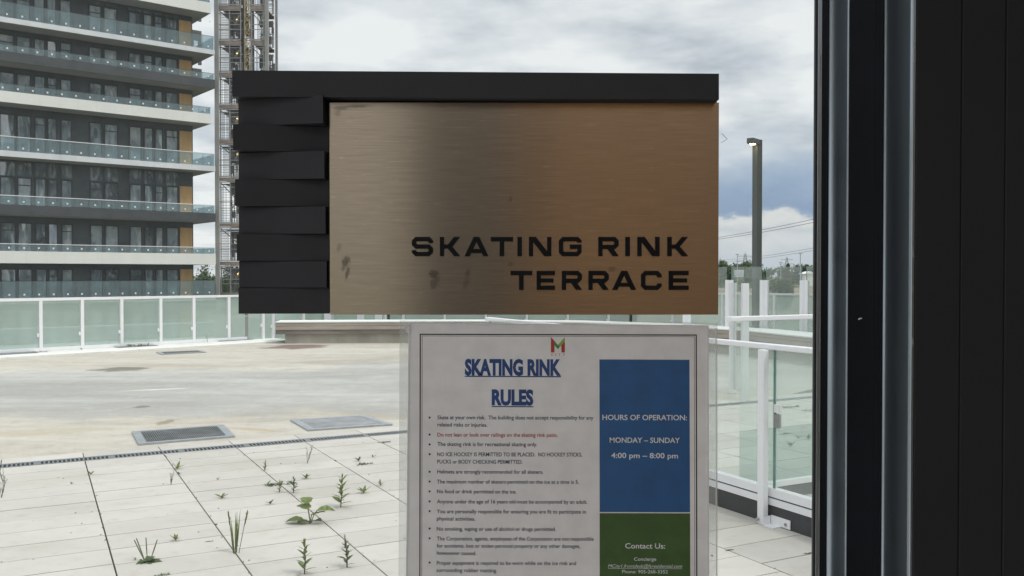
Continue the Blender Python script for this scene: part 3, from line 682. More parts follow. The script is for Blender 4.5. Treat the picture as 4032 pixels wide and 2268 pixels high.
for i, (yb, fh, kind, gh) in enumerate(floors):
    zb = bz(yb); zt = bz(yb - fh)
    tend = -0.28 if (kind == 'w' and yb < 600) else 0.0
    mb = MB()
    mb.prism([bpt(TL, 0.12, zb), bpt(tend - 0.05, 0.12, zb), bpt(tend - 0.05, 7, zb), bpt(TL, 7, zb)], (0, 0, 0.22), 1)
    mb.prism([bpt(TL, 0, zb + 0.003), bpt(tend, 0, zb + 0.003), bpt(tend, 0.12, zb + 0.003), bpt(TL, 0.12, zb + 0.003)], (0, 0, zt - zb - 0.003), 0)
    mb.prism([bpt(tend - 0.12, 0.121, zb + 0.003), bpt(tend, 0.121, zb + 0.003), bpt(tend, 7, zb + 0.003), bpt(tend - 0.12, 7, zb + 0.003)], (0, 0, zt - zb - 0.004), 0)
    if kind == 'w':      # thin panel joints
        for q in range(16):
            tq = tend - 0.9 - q * 1.15
            mb.prism([bpt(tq, -0.003, zb + 0.01), bpt(tq + 0.018, -0.003, zb + 0.01), bpt(tq + 0.018, 0.05, zb + 0.01), bpt(tq, 0.05, zb + 0.01)], (0, 0, zt - zb - 0.02), 2)
    mb.build('balcony_slab', [fm[kind], M['soffit'], M['grey_slab']], tower)
    gz = zt + gh * PXM
    rl = MB(); q = 0
    t0 = tend - 0.03
    while t0 > TL:
        w = 0.86
        rl.obox(bpt(t0 - w + 0.012, 0.05, zt + 0.02 if gh < 40 else zt + 0.03), BD * (w - 0.02), BN * 0.012, (0, 0, gz - zt - 0.03), 0)
        rl.obox(bpt(t0 - w / 2 - 0.055, 0.03, zt + 0.03 + 0.12), BD * 0.10, BN * 0.018, (0, 0, 0.11), 1)
        rl.obox(bpt(t0 - w - 0.004, 0.048, zt + 0.02), BD * 0.012, BN * 0.016, (0, 0, gz - zt - 0.04), 2)
        t0 -= w
    for q in range(5):
        rl.obox(bpt(tend - 0.06, 0.15 + q * 0.9, zt + 0.02), BD * 0.012, BN * 0.88, (0, 0, gz - zt - 0.03), 0)
    if yb in (874, 1042, 1345, 676):
        rl.obox(bpt(TL, 0.03, gz - 0.004), BD * (tend - TL - 0.01), BN * 0.05, (0, 0, 0.045), 1)
    else:
        rl.obox(bpt(TL, 0.045, gz - 0.008), BD * (tend - TL - 0.01), BN * 0.022, (0, 0, 0.02), 2)
    rl.build('balcony_railing', [M['glass_balcony'], M['white_paint'], M['dark_fascia']], tower)
    # the storey above this slab
    if i == 0 or i >= 11: continue
    ztop = bz(floors[i - 1][0]); zf = zb + 0.22
    tall = (ztop - zf) > 3.3
    wt = zf + (ztop - zf) * (0.68 if tall else 0.86)
    per = wins if i <= 9 else []
    nwin = 0
    for j, (x0, x1) in enumerate(per):
        if i in (9,) and j < 2: continue
        if j < 2 and i not in (2, 3, 4): continue
        a, b = wall_t(x0, SETB), wall_t(x1, SETB)
        fr = MB()
        for (p0, p1, q0, q1) in ((a, a + 0.07, zf, wt), (b - 0.07, b, zf, wt), (a + 0.07, b - 0.07, wt - 0.07, wt), (a + 0.07, b - 0.07, zf, zf + 0.07)):
            fr.obox(bpt(p0, SETB - 0.07, q0), BD * (p1 - p0), BN * 0.068, (0, 0, q1 - q0))
        door = (j + i) % 4 == 1
        if door: fr.obox(bpt(a + 0.07, SETB - 0.065, wt - 0.55), BD * (b - a - 0.14), BN * 0.06, (0, 0, 0.06))
        w_ = fr.build('window', M['dark_fascia'], tower)
        pn = MB(); tilt = rnd.uniform(-0.012, 0.012)
        pn.prism([bpt(a + 0.072, SETB - 0.03 + tilt, zf + 0.072), bpt(b - 0.072, SETB - 0.03 - tilt, zf + 0.072), bpt(b - 0.072, SETB - 0.018 - tilt, zf + 0.072), bpt(a + 0.072, SETB - 0.018 + tilt, zf + 0.072)], (0, 0, wt - zf - 0.144))
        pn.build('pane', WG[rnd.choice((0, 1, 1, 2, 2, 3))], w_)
    a, b = wall_t(709, SETB), wall_t(757, SETB)
    mb = MB(); mb.obox(bpt(a, SETB - 0.09, zf), BD * (b - a), BN * 0.08, (0, 0, (wt if not tall else wt + 0.05) - zf)); mb.build('plywood_board', M['plywood'], tower)
    if tall or i in (1, 2):   # glazed spandrel strip over the windows
        sp = MB()
        for (x0, x1) in wins[2:]:
            a, b = wall_t(x0, SETB), wall_t(x1, SETB)
            sp.obox(bpt(a + 0.03, SETB - 0.03, wt + 0.06), BD * (b - a - 0.06), BN * 0.028, (0, 0, max(0.12, ztop - wt - 0.16)))
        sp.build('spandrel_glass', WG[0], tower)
mb = MB()
for tq in (-0.25,):
    for i in range(1, 9):
        z0 = bz(floors[i][0] - floors[i][1]); z1 = bz(floors[i - 1][0])
        mb.obox(bpt(-0.9, 4.6, z0), BD * 0.35, BN * 0.5, (0, 0, z1 - z0))
mb.build('column', M['dark_fascia'], tower)
mb = MB()
for i in range(1, 4):
    z0 = bz(floors[i][0] - floors[i][1]); z1 = bz(floors[i - 1][0])
    mb.obox(bpt(TEND + 0.01, 5.2, z0), BD * 1.35, BN * 0.2, (0, 0, z1 - z0))
    mb.obox(bpt(TEND + 1.75, 5.2, z0), BD * 0.22, BN * 0.2, (0, 0, z1 - z0)); mb.obox(bpt(TEND + 1.36, 5.2, z1 - 0.75), BD * 0.39, BN * 0.2, (0, 0, 0.75))
mb.build('side_wall', M['soffit'], tower)

# ------------------------------------------------------------------ construction hoist beside the tower
HZ = 67.5
def hx(px): return (px - 2016) / F * HZ
hoist = thing('construction_hoist', (hx(960), HZ, -1.5), 'steel construction hoist tower with mesh cages and a yellow mast', 'hoist')
X0, X1, X2, X3, X4 = hx(845), hx(866), hx(955), hx(990), hx(1060)
YB = HZ + 2.6
XC = (848 - 2016) / F * 66.9
mb = MB(); mb.box(XC, XC + 0.27, HZ - 0.6, HZ - 0.34, -1.498, 24); mb.build('corner_post', M['post_grey'], hoist)
mb = MB(); mb.box(X4 - 0.24, X4, HZ - 0.1, HZ + 0.2, -1.498, 26); mb.box(X4 - 0.16, X4, YB, YB + 0.2, -1.498, 26); mb.build('corner_post', M['post_grey'], hoist)
decks_y = [-105, 34, 170, 295, 420, 560, 705, 765 + 60, 886 + 40, 1035, 1150, 1290]
decks_y = [-105, 34, 170, 295, 422, 560, 706, 886, 1037, 1165, 1240]
dk = MB(); st = MB(); ms = MB(); br = MB(); lit = MB()
for a, y in enumerate(decks_y):
    z = H + (1080 - y) * HZ / F
    for (p, q) in ((X1, X2 - 0.05), (X3, X4 - 0.25)):
        dk.box(p, q, HZ, HZ + 0.12, z - 0.13, z + 0.13); dk.box(p, q, HZ + 0.13, YB, z + 0.02, z + 0.07)
        st.box(p, q, HZ - 0.03, HZ + 0.05, z + 0.16, z + 0.23); st.box(p, q, HZ - 0.03, HZ + 0.05, z - 0.25, z - 0.17)
        dk.box(p, q, YB, YB + 0.12, z - 0.13, z + 0.13)
    if a + 1 < len(decks_y):
        zu = H + (1080 - decks_y[a - 1]) * HZ / F if a else z + 2.5
        hgt = zu - z
        # posts and rails of the cage on this deck
        for xq in (X1 + 0.05, X1 + 0.75, X2 - 0.1, X3 + 0.05, X4 - 0.4):
            for yq in (HZ, YB):
                st.box(xq, xq + 0.07, yq, yq + 0.07, z + 0.24, zu - 0.26)
        for fz in (0.36, 0.5, 0.82):
            for yq in (HZ, YB):
                st.box(X1, X2, yq + 0.02, yq + 0.06, z + hgt * fz, z + hgt * fz + 0.05); st.box(X3, X4 - 0.25, yq + 0.02, yq + 0.06, z + hgt * fz + 0.003, z + hgt * fz + 0.053)
        for (p, q) in ((X1 + 0.1, X2 - 0.1), (X3 + 0.05, X4 - 0.3)):
            br.bar((p, HZ + 0.09, zu - 0.3), (q, HZ + 0.09, z + hgt * 0.45), 0.06); br.bar((q, YB - 0.09, zu - 0.3), (p, YB - 0.09, z + hgt * 0.4), 0.06)
            br.bar((q, HZ + 0.16, zu - 0.35), (q - 0.55, HZ + 0.6, z + hgt * 0.55), 0.12, mi=1)
        # mesh panels: close bars
        x = X1 + 0.1
        while x < X4 - 0.3:
            if not (X2 - 0.1 < x < X3):
                if rnd.random() < 0.8: ms.box(x, x + 0.03, HZ + 0.07, HZ + 0.085, z + 0.24, z + hgt * 0.82)
                if rnd.random() < 0.75: ms.box(x, x + 0.04, YB + 0.07, YB + 0.085, z + 0.24, z + hgt * rnd.uniform(0.5, 0.8))
                if rnd.random() < 0.62:
                    f0 = rnd.uniform(0.1, 0.6); ms.box(x, x + rnd.uniform(0.08, 0.30), YB - 0.5, YB - 0.45, z + hgt * f0, z + hgt * min(0.96, f0 + rnd.uniform(0.12, 0.5)))
            x += 0.085
        zz = z + 0.3
        while zz < zu - 0.3:
            ms.box(X1 + 0.1, X2 - 0.1, HZ + 0.09, HZ + 0.1, zz, zz + 0.025); ms.box(X3, X4 - 0.3, YB + 0.09, YB + 0.1, zz, zz + 0.03); zz += 0.19
        # solid toe boards and roof sheet of the cage
        ms.box(X1 + 0.1, X2 - 0.1, HZ + 0.4, YB - 0.3, zu - 0.34, zu - 0.3); ms.box(X1 + 0.05, X2 - 0.1, YB - 0.3, YB - 0.27, zu - 0.95, zu - 0.36); ms.box(X3 + 0.05, X4 - 0.3, YB - 0.3, YB - 0.27, zu - 0.85, zu - 0.36)
        if a % 1 == 0:
            c = Vector((hx(932), HZ + 0.3, z + hgt * 0.68)); lit.obox(c - Vector((0.035, 0.05, 0.035)), (0.07, 0, 0), (0, 0.1, 0), (0, 0, 0.07))
dk.build('deck', M['deck_edge'], hoist); st.build('frame', M['steel'], hoist); br.build('brace', [M['hoist_steel'], M['white_fascia']], hoist); ms.build('mesh_cage', M['hoist_steel'], hoist); lit.build('work_light', M['amber'], hoist)
mt = MB()
mx0, mx1, my0, my1 = hx(966), hx(984), HZ + 0.1, HZ + 0.45
for (xq, yq) in ((mx0, my0), (mx1, my0), (mx0, my1), (mx1, my1)): mt.box(xq - 0.024, xq + 0.024, yq - 0.024, yq + 0.024, -1.498, 26)
z = -1.4
k = 0
while z < 25.5:
    mt.bar((mx0, my0, z), (mx1, my0, z + 0.5) if k % 2 else (mx1, my0, z), 0.045); mt.bar((mx0 if k % 2 else mx1, my0 - 0.002, z + 0.5), (mx1 if k % 2 else mx0, my0 - 0.002, z), 0.04)
    mt.bar((mx0, my1, z + 0.25), (mx1, my1, z + 0.25), 0.045); mt.bar((mx0, my0, z), (mx0, my1, z + 0.5), 0.035); z += 0.5; k += 1
mt.build('mast', M['mast_yellow'], hoist)
rl = MB()
for xq in (hx(955), hx(992)): rl.box(xq - 0.07, xq + 0.07, HZ + 0.5, HZ + 0.62, -1.498, 26)
rl.build('guide_rail', M['hoist_steel'], hoist)

mb = MB(); mb.box(hx(835), hx(1095), HZ - 1.2, HZ + 6, -12.5, -1.5); mb.build('podium', M['soffit'], tower)

# unseen block added out to the right for the tower windows to mirror
op = thing('mirrored_block', (62, 20, -12.5), 'tall pale apartment block added out of view for the tower windows to mirror', 'building')
mb = MB(); mb.box(52, 74, -14, 30, -12.5, 70); mb.build('wall', M['white_fascia'], op)
mb = MB()
for k in range(27):
    mb.box(51.7, 52, -14, 30, -11 + k * 3, -9.6 + k * 3)
for k in range(9): mb.box(51.2, 52, -13 + k * 4.8, -11.2 + k * 4.8, -12.5, 70)
mb.build('mirrored_window_band', M['dark_wall'], op)

# ------------------------------------------------------------------ far trees, pylons, wires, light poles
def crown(mb, c, rx, ry, rz, n, size, rg):
    clumps = []
    for k in range(11):
        d_ = Vector((rg.gauss(0, 1), rg.gauss(0, 1), rg.gauss(0, 0.8))).normalized() * rg.uniform(0.35, 0.85)
        clumps.append((Vector((c[0] + d_.x * rx, c[1] + d_.y * ry, c[2] + d_.z * rz)), rg.uniform(0.28, 0.5)))
    for k in range(n):
        cc, r_ = rg.choice(clumps)
        d_ = Vector((rg.gauss(0, 1), rg.gauss(0, 1), rg.gauss(0, 1))).normalized() * (rg.random() ** 0.4) * r_
        p = cc + Vector((d_.x * rx, d_.y * ry, d_.z * rz))
        a = Vector((rg.gauss(0, 1), rg.gauss(0, 1), rg.gauss(0, 1))).normalized(); b = a.orthogonal().normalized()
        s1 = size * rg.uniform(0.6, 1.3); s2 = size * rg.uniform(0.5, 1.1)
        mb.face([p - a * s1, p + b * s2 * 0.7, p + a * s1, p - b * s2 * 0.7])
def tree(px, ytop, Z, wpx, gz, lab, seed, leaf):
    rg = random.Random(seed)
    x = (px - 2016) / F * Z; top = H + (1080 - ytop) / F * Z; w = wpx / F * Z / 2
    hgt = top - gz
    t = thing('broadleaf_tree', (x, Z, gz), lab, 'tree', 'distant trees along the horizon')
    mb = MB(); cz = gz + hgt * 0.62
    crown(mb, (x, Z, cz), w, w, hgt * 0.4, 2600, 0.28 * max(1, Z / 240), rg); mb.build('crown', leaf, t)
    mb = MB(); mb.tube([(x, Z, gz), (x + 0.1, Z, gz + hgt * 0.3), (x, Z, gz + hgt * 0.7)], [0.3, 0.22, 0.08], 6)
    for k in range(5):
        an = k * 1.26; mb.tube([(x, Z, gz + hgt * 0.35), (x + math.cos(an) * w * 0.5, Z + math.sin(an) * w * 0.5, gz + hgt * 0.62)], [0.12, 0.03], 5)
    mb.build('trunk', M['bark'], t)
tree(2856, 1036, 262, 82, -1.5, 'rounded tree beside the right edge of the metal sign', 3, M['tree_leaf'])
tree(3106, 1037, 255, 36, -1.5, 'small dark rounded tree standing above the treeline below a pylon', 4, M['tree_leaf'])
tree(3165, 1038, 250, 52, -1.5, 'leafy tree beside the black door frame near a light pole', 5, M['tree_leaf_b'])
tree(3096, 1090, 176, 84, -9.0, 'dark bushy tree on the brown bank in front of the treeline', 6, M['tree_leaf'])
mb = MB(); rg = random.Random(11)
x = -140.0
while x < 190:
    Z = rg.uniform(255, 330)
    if not (-20 < x < 20) or True:
        hh = rg.uniform(3.2, 5.4) if x > 40 else rg.uniform(1.5, 5)
        gz = -2.5 if x > 20 else -12.5
        top = H + hh * 0.62 + 0.6
        crown(mb, (x, Z, (gz + top) / 2), rg.uniform(4, 7), 4, (top - gz) * 0.55, 1100, 0.45, rg)
    x += rg.uniform(2.2, 4.0)
x = 45.0
while x < 110:
    crown(mb, (x, rg.uniform(182, 215), -1.5 + rg.uniform(-1.0, 0.8)), rg.uniform(3, 5), 3, rg.uniform(1.6, 2.9), 420, 0.32, rg); x += rg.uniform(2.2, 4.2)
tag(mb.build('treeline', M['tree_leaf']), 'continuous belt of far off trees along the horizon', 'trees', kind='stuff')

def pylon(px, ytop, Z, lab, arms=3):
    x = (px - 2016) / F * Z; top = H + (1080 - ytop) / F * Z; gz = -12.5
    t = thing('pylon', (x, Z, gz), lab, 'pylon', 'lattice pylons on the horizon')
    mb = MB(); hgt = top - gz; bw = 3.4; th = 0.26
    def wd(f): return bw * (1 - f) + 0.5 * f
    for sx in (-1, 1):
        for sy in (-1, 1):
            mb.bar((x + sx * bw, Z + sy * bw, gz), (x + sx * 0.5, Z + sy * 0.5, top - 1.5), th)
    for k in range(12):
        f0, f1 = k / 12, (k + 1) / 12
        z0, z1 = gz + f0 * (hgt - 1.5), gz + f1 * (hgt - 1.5)
        s_ = 1 if k % 2 else -1
        mb.bar((x - s_ * wd(f0), Z - wd(f0), z0), (x + s_ * wd(f1), Z - wd(f1), z1), th * 0.7); mb.bar((x + s_ * wd(f0), Z + wd(f0), z0), (x - s_ * wd(f1), Z + wd(f1), z1), th * 0.7)
    mb.bar((x, Z, top - 2), (x, Z, top), th); mb.build('lattice', M['pylon'], t)
    for k in range(arms):
        zz = top - 3.0 - k * 3.6; L = 5.2 + (k % 2) * 1.4
        a = MB(); a.bar((x - L, Z, zz), (x + L, Z, zz), th); a.bar((x - L, Z, zz), (x, Z, zz + 1.3), th * 0.6); a.bar((x + L, Z, zz), (x, Z, zz + 1.3), th * 0.6); a.build('cross_arm', M['pylon'], t)
pylon(2934, 992, 620, 'lattice pylon just left of the lamp post')
pylon(3098, 1009, 760, 'smaller lattice pylon right of the lamp post above a dark tree')
pylon(2836, 1014, 720, 'faint lattice pylon beside the metal sign edge where the wires end', 2)
def wire(p, q, lab, sag=1.5):
    (x0, y0, Z0), (x1, y1, Z1) = p, q
    a = on_depth(x0, y0, Z0); b = on_depth(x1, y1, Z1)
    pts = [a.lerp(b, k / 24) - Vector((0, 0, sag * 4 * (k / 24) * (1 - k / 24))) for k in range(25)]
    rad = [0.00019 * p_.y for p_ in pts]
    mb = MB(); mb.tube(pts, 0.085, 5); tag(mb.build('power_line', M['wire'], origin=a), lab, 'power line', 'overhead wires crossing the sky')
wire((2600, 962, 420), (3420, 812, 250), 'topmost overhead wire crossing the sky behind the lamp post')
wire((2600, 966, 425), (3420, 828, 255), 'overhead wire just under the topmost one')
wire((2836, 1024, 700), (3420, 934, 330), 'upper wire of the low pair running into the far pylon')
wire((2836, 1031, 705), (3420, 945, 335), 'lowest overhead wire just above the treeline')
def light_pole(px, ytop, Z, lab):
    x = (px - 2016) / F * Z; top = H + (1080 - ytop) / F * Z
    t = thing('street_light', (x, Z, -12.5), lab, 'street light', 'thin street lights among the far trees')
    mb = MB(); mb.tube([(x, Z, -12.5), (x, Z, top)], [0.16, 0.09], 8); mb.build('pole', M['pylon'], t)
    mb = MB(); mb.box(x - 0.45, x + 0.45, Z - 0.15, Z + 0.15, top, top + 0.16); mb.build('lamp_head', M['pylon'], t)
light_pole(2903, 1003, 230, 'thin street light between the sign and a pylon')
light_pole(3151, 1000, 220, 'thin street light rising from the trees near the black door frame')
light_pole(3074, 1034, 240, 'short thin pole in the treeline right of the lamp post')
# small white house between the trees
hs = thing('house', on_depth(3190, 1100, 240), 'small house with a white roof among the far trees by the door frame', 'house')
c = world_loc(hs)
mb = MB(); mb.box(c.x - 1.4, c.x + 1.4, c.y, c.y + 4, -2.5, c.z + 1.4); mb.build('wall', M['white_fascia'], hs)
mb = MB(); mb.prism([(c.x - 1.7, c.y - 0.3, c.z + 1.42), (c.x + 1.7, c.y - 0.3, c.z + 1.42), (c.x, c.y - 0.3, c.z + 2.1)], (0, 4.8, 0)); mb.build('roof', M['white_paint'], hs)

# ------------------------------------------------------------------ weeds
def leaf(mb, base, dirv, L, w, droop=0.5, n=5, mi=0, rg=rnd, lobed=0.0):
    """one blade: a folded strip bending over"""
    dirv = Vector(dirv).normalized(); side = dirv.cross(Vector((0, 0, 1)))
    if side.length < 0.05: side = Vector((1, 0, 0))
    side.normalize(); side = (side + Vector((0, 0, rg.uniform(-0.3, 0.3)))).normalized()
    p = Vector(base); d_ = dirv.copy(); prev = None
    for k in range(n + 1):
        f = k / n; ww = w * math.sin(math.pi * (0.08 + 0.92 * f) ** 0.8) * 0.5 * (1 + lobed * math.sin(k * 2.4))
        if k == n: ww = 0.0005
        cur = (p - side * ww, p + d_.cross(side) * ww * 0.25, p + side * ww)
        if prev:
            mb.face([prev[0], prev[1], cur[1], cur[0]], mi); mb.face([prev[1], prev[2], cur[2], cur[1]], mi)
        prev = cur; d_ = (d_ + Vector((0, 0, -droop / n))).normalized(); p = p + d_ * (L / n)
def weed(px, py, hpx, kind, lab, z=0.0, matn='weed', wide=1.0):
    p = on_ground(px, py, z); s_ = p.y / F; hgt = hpx * s_; rg = random.Random(int(px * 7 + py))
    t = thing({'plantain': 'plantain', 'grass': 'grass_tuft', 'broad': 'burdock', 'stem': 'leafy_weed', 'sprout': 'seedling', 'clump': 'weed_clump', 'thin': 'dry_weed', 'moss': 'moss_tuft'}[kind], p, lab, 'weed', 'weeds growing through the paving')
    L = MB(); S = MB()
    if kind == 'sprout':
        n = rg.randint(3, 5)
        for k in range(n):
            a = k * 6.28 / n + rg.uniform(-.4, .4); leaf(L, p + Vector((0, 0, hgt * 0.1)), (math.cos(a) * 0.9, math.sin(a) * 0.9, rg.uniform(0.5, 1.5)), hgt * rg.uniform(.75, 1.15), hgt * 0.34, 0.5, rg=rg)
        S.tube([p, p + Vector((0, 0, hgt * 0.35))], 0.0018, 5)
    elif kind == 'stem':
        lean = Vector((rg.uniform(-.12, .12), rg.uniform(-.12, .12), 1)); top = p + lean * hgt * 0.9
        S.tube([p, p.lerp(top, .5) + Vector((.004, 0, 0)), top], [0.004, 0.003, 0.0015], 5)
        n = int(12 + hgt * 28)
        for k in range(n):
            f = 0.12 + 0.88 * k / n; a = k * 2.4 + rg.uniform(-.3, .3); LL = hgt * 0.40 * (1.15 - 0.55 * f) * rg.uniform(.8, 1.2) * wide
            leaf(L, p.lerp(top, f), (math.cos(a), math.sin(a), 0.55 + f * 0.9), LL, LL * 0.33, 0.7, rg=rg)
        for k in range(4): leaf(L, top, (rg.uniform(-.4, .4), rg.uniform(-.4, .4), 1), hgt * 0.16, hgt * 0.045, 0.1, rg=rg)
    elif kind == 'grass':
        for k in range(9):
            a = rg.uniform(0, 6.28); leaf(L, p + Vector((rg.uniform(-.01, .01), rg.uniform(-.01, .01), 0)), (math.cos(a) * 0.13, math.sin(a) * 0.13, 1), hgt * rg.uniform(.5, 1.05), 0.010, 0.12, 6, rg=rg)
        for dx in (-0.012, 0.02):
            q = p + Vector((dx, 0, 0)); e = q + Vector((dx * 1.6, 0.005, hgt * 0.72)); S.tube([q, e], 0.0022, 5)
            for k in range(14):
                f = k / 14; leaf(L, e + Vector((dx * 0.8 * f, 0, hgt * (0.30 * f - 0.06))), (rg.uniform(-.3, .3), rg.uniform(-.3, .3), 1), hgt * 0.10, 0.009, 0.05, 3, rg=rg)
    elif kind == 'broad':
        for k, (dx, dz, ll, az) in enumerate(((-0.10, 0.02, .15, 3.3), (-0.02, 0.10, .15, 2.2), (0.02, .06, .13, 0.9), (0.09, 0.09, .15, 0.1), (-.05, .13, .13, 1.7), (0.05, 0.02, .08, -0.8), (-0.04, .01, .10, 4.0))):
            q = p + Vector((dx * 0.5, rg.uniform(-.02, .02), dz)); S.tube([p, p.lerp(q, .5) + Vector((0, 0, 0.012)), q], 0.003, 5)
            leaf(L, q, (math.cos(az), math.sin(az) * 0.6, 0.55), ll * hgt * 5.4, ll * hgt * 4.2, 1.1, 7, rg=rg, lobed=0.14)
    elif kind == 'plantain':
        for k in range(10):
            a = k * 0.66 + rg.uniform(-.2, .2); leaf(L, p, (math.cos(a), math.sin(a), rg.uniform(0.3, 0.9)), hgt * rg.uniform(.45, .68), hgt * 0.26, 0.9, 6, rg=rg)
        for dx in (-0.055, -0.01, 0.04, -0.05):
            q = p + Vector((dx * 0.3, 0, 0)); e = p + Vector((dx * 1.3, rg.uniform(-.01, .01), hgt * rg.uniform(.85, 1.0))); S.tube([q, q.lerp(e, .55), e], [0.0016, 0.0035, 0.0028], 6)
    elif kind == 'clump':
        for k in range(46):
            q = p + U * rg.uniform(-1, 1) * hgt * 1.6 * wide + V * rg.uniform(-.02, .02); a = rg.uniform(0, 6.28)
            leaf(L, q, (math.cos(a), math.sin(a), rg.uniform(.3, 1.5)), hgt * rg.uniform(.3, .9), hgt * 0.2, 0.8, 4, rg=rg)
        S.tube([p, p + Vector((0, 0, hgt * .4))], 0.002, 5)
    elif kind == 'thin':
        for k in range(3):
            e = p + Vector((rg.uniform(-.25, .25) * hgt, rg.uniform(-.1, .1) * hgt, hgt * rg.uniform(.7, 1))); S.tube([p, p.lerp(e, .5), e], [0.002, 0.0015, 0.001], 5)
            for q in range(7):
                f = 0.25 + q * 0.11; leaf(L, p.lerp(e, f), (rg.uniform(-1, 1), rg.uniform(-1, 1), 1.0), hgt * 0.16, hgt * 0.035, 0.2, 3, rg=rg)
    elif kind == 'moss':
        for k in range(34):
            dv = U if wide > 0 else V
            q = p + dv * rg.uniform(-1, 1) * hgt * 1.6 + Vector((rg.uniform(-.006, .006), rg.uniform(-.006, .006), 0)); a = rg.uniform(0, 6.28)
            leaf(L, q, (math.cos(a), math.sin(a), 0.8), hgt * rg.uniform(.4, .9), hgt * .3, 0.8, 3, rg=rg)
        S.tube([p, p + Vector((0, 0, hgt * .3))], 0.0015, 5)
    L.build('leaves', M[matn], t); S.build('stem', M['weed_dry'] if matn == 'weed_dry' else M['weed_pale' if kind != 'stem' else 'weed_dry'], t)
k_ = 4032 / 2576
for (x, y, h_, kd, lab, *r) in [
    (372, 1412, 62, 'plantain', 'low plantain rosette with upright seed spikes on the near pavers', 'weed_dark'),
    (592, 1391, 105, 'grass', 'tall upright grass tuft growing in a long paver joint'),
    (781, 1318, 58, 'broad', 'broad leaved burdock sprawling over a joint beside the leafy weed'),
    (857, 1276, 82, 'stem', 'tallest leafy weed with pointed leaves, behind the burdock'),
    (766, 1444, 86, 'stem', 'leafy upright weed at the bottom edge of the view'),
    (873, 1427, 62, 'stem', 'bushy dark weed beside the notice at the bottom edge', 'weed_dark'),
    (709, 1219, 24, 'clump', 'flat dark green weed clump lying across a paver joint', 'weed_dark'),
    (703, 1238, 30, 'stem', 'small leafy weed just below the flat clump'),
    (738, 1240, 40, 'stem', 'bushy small weed touching the right end of the flat clump', 'weed_dark'),
    (558, 1253, 20, 'sprout', 'two leaf seedling alone between the dry stem and the grass tuft'),
    (680, 1268, 16, 'sprout', 'tiny dark seedling below the flat clump', 'weed_dark'),
    (548, 1207, 9, 'sprout', 'small bright seedling above the lone two leaf seedling'),
    (446, 1180, 22, 'sprout', 'seedling on the long joint just below the slot drain'),
    (451, 1193, 12, 'sprout', 'little tuft in the joint under the seedling by the drain', 'weed_dark'),
    (430, 1219, 36, 'thin', 'dry brown stalk leaning beside the long joint', 'weed_dry'),
    (666, 1183, 26, 'stem', 'small leafy weed on a joint between the clump and the drain'),
    (773, 1166, 54, 'thin', 'thin grey green stalk standing by the slot drain', 'weed_pale'),
    (770, 1204, 18, 'sprout', 'many leaved seedling left of the tallest leafy weed'),
    (915, 1241, 24, 'sprout', 'seedling right of the tallest leafy weed, near the notice'),
    (442, 1360, 20, 'sprout', 'seedling on the joint above and right of the plantain', 'weed'),
    (408, 1447, 10, 'clump', 'low green tuft cut by the bottom edge below the plantain', 'weed_dark'),
    (902, 1160, 16, 'sprout', 'seedling near the notice, upper one of a close pair', 'weed_dark'),
    (917, 1168, 13, 'clump', 'flat brownish withered weed near the notice', 'weed_dry'),
    (968, 1113, 9, 'clump', 'green tuft on the drain edge beside the notice', 'weed_dark'),
    (228, 1194, 13, 'sprout', 'tiny weed on the left long joint below the drain'),
    (180, 1218, 9, 'sprout', 'tiny weed alone in the middle of the left pavers'),
    (4, 1252, 60, 'thin', 'wispy weed at the left edge of the view', 'weed_dry'),
    (8, 1215, 44, 'thin', 'darker wispy weed at the left edge, nearer the drain', 'weed_dark'),
    (957, 1222, 18, 'sprout', 'small weed on the joint touching the notice sleeve', 'weed_pale'),
    (938, 1150, 10, 'sprout', 'tiny seedling right of the close pair near the notice'),
    (868, 1378, 34, 'stem', 'slim weed above the bushy dark weed by the notice', 'weed_pale'),
    (340, 1408, 8, 'sprout', 'tiny seedling left of the plantain'),
    (527, 1366 - 4, 6, 'moss', 'moss spot in the joint left of the grass tuft', 'weed_dark'),
    (1836, 1384, 7, 'moss', 'green moss in a paver joint right of the notice', 'weed_dark'),
    (2036, 1392, 7, 'moss', 'green moss in a paver joint beside the black door frame', 'weed_dark'),
]:
    matn = r[0] if r else 'weed'
    weed(x * k_, y * k_, h_ * k_, kd, lab, 0.0, matn)
for (x, y, h_, kd, lab, *r) in [
    (275, 866, 44, 'thin', 'tall wispy weed on the white strip before the glass railing', 'weed'),
    (308, 868, 14, 'sprout', 'small weed right of the tall wispy weed on the white strip'),
    (232, 875, 12, 'sprout', 'small weed left of the tall wispy weed on the white strip', 'weed'),
    (348, 871, 16, 'clump', 'low weed beside the middle grate of the white strip'),
    (205, 880, 10, 'sprout', 'tiny weed on the white strip near the second railing post'),
    (180, 876, 12, 'sprout', 'tiny weed on the white strip left of the second railing post'),
    (522, 861, 18, 'thin', 'thin weed at the right end of the white strip by the bench', 'weed_dark'),
    (415, 865, 8, 'sprout', 'tiny weed between the middle and right strip grates', 'weed_dark'),
    (100, 886, 10, 'clump', 'withered weed near the left strip grate', 'weed_dry'),
    (262, 874, 10, 'clump', 'withered flat weed below the tall wispy weed on the strip', 'weed_dry'),
]:
    weed(x * k_, y * k_, h_ * k_, kd, lab, 0.03, r[0] if r else 'weed')
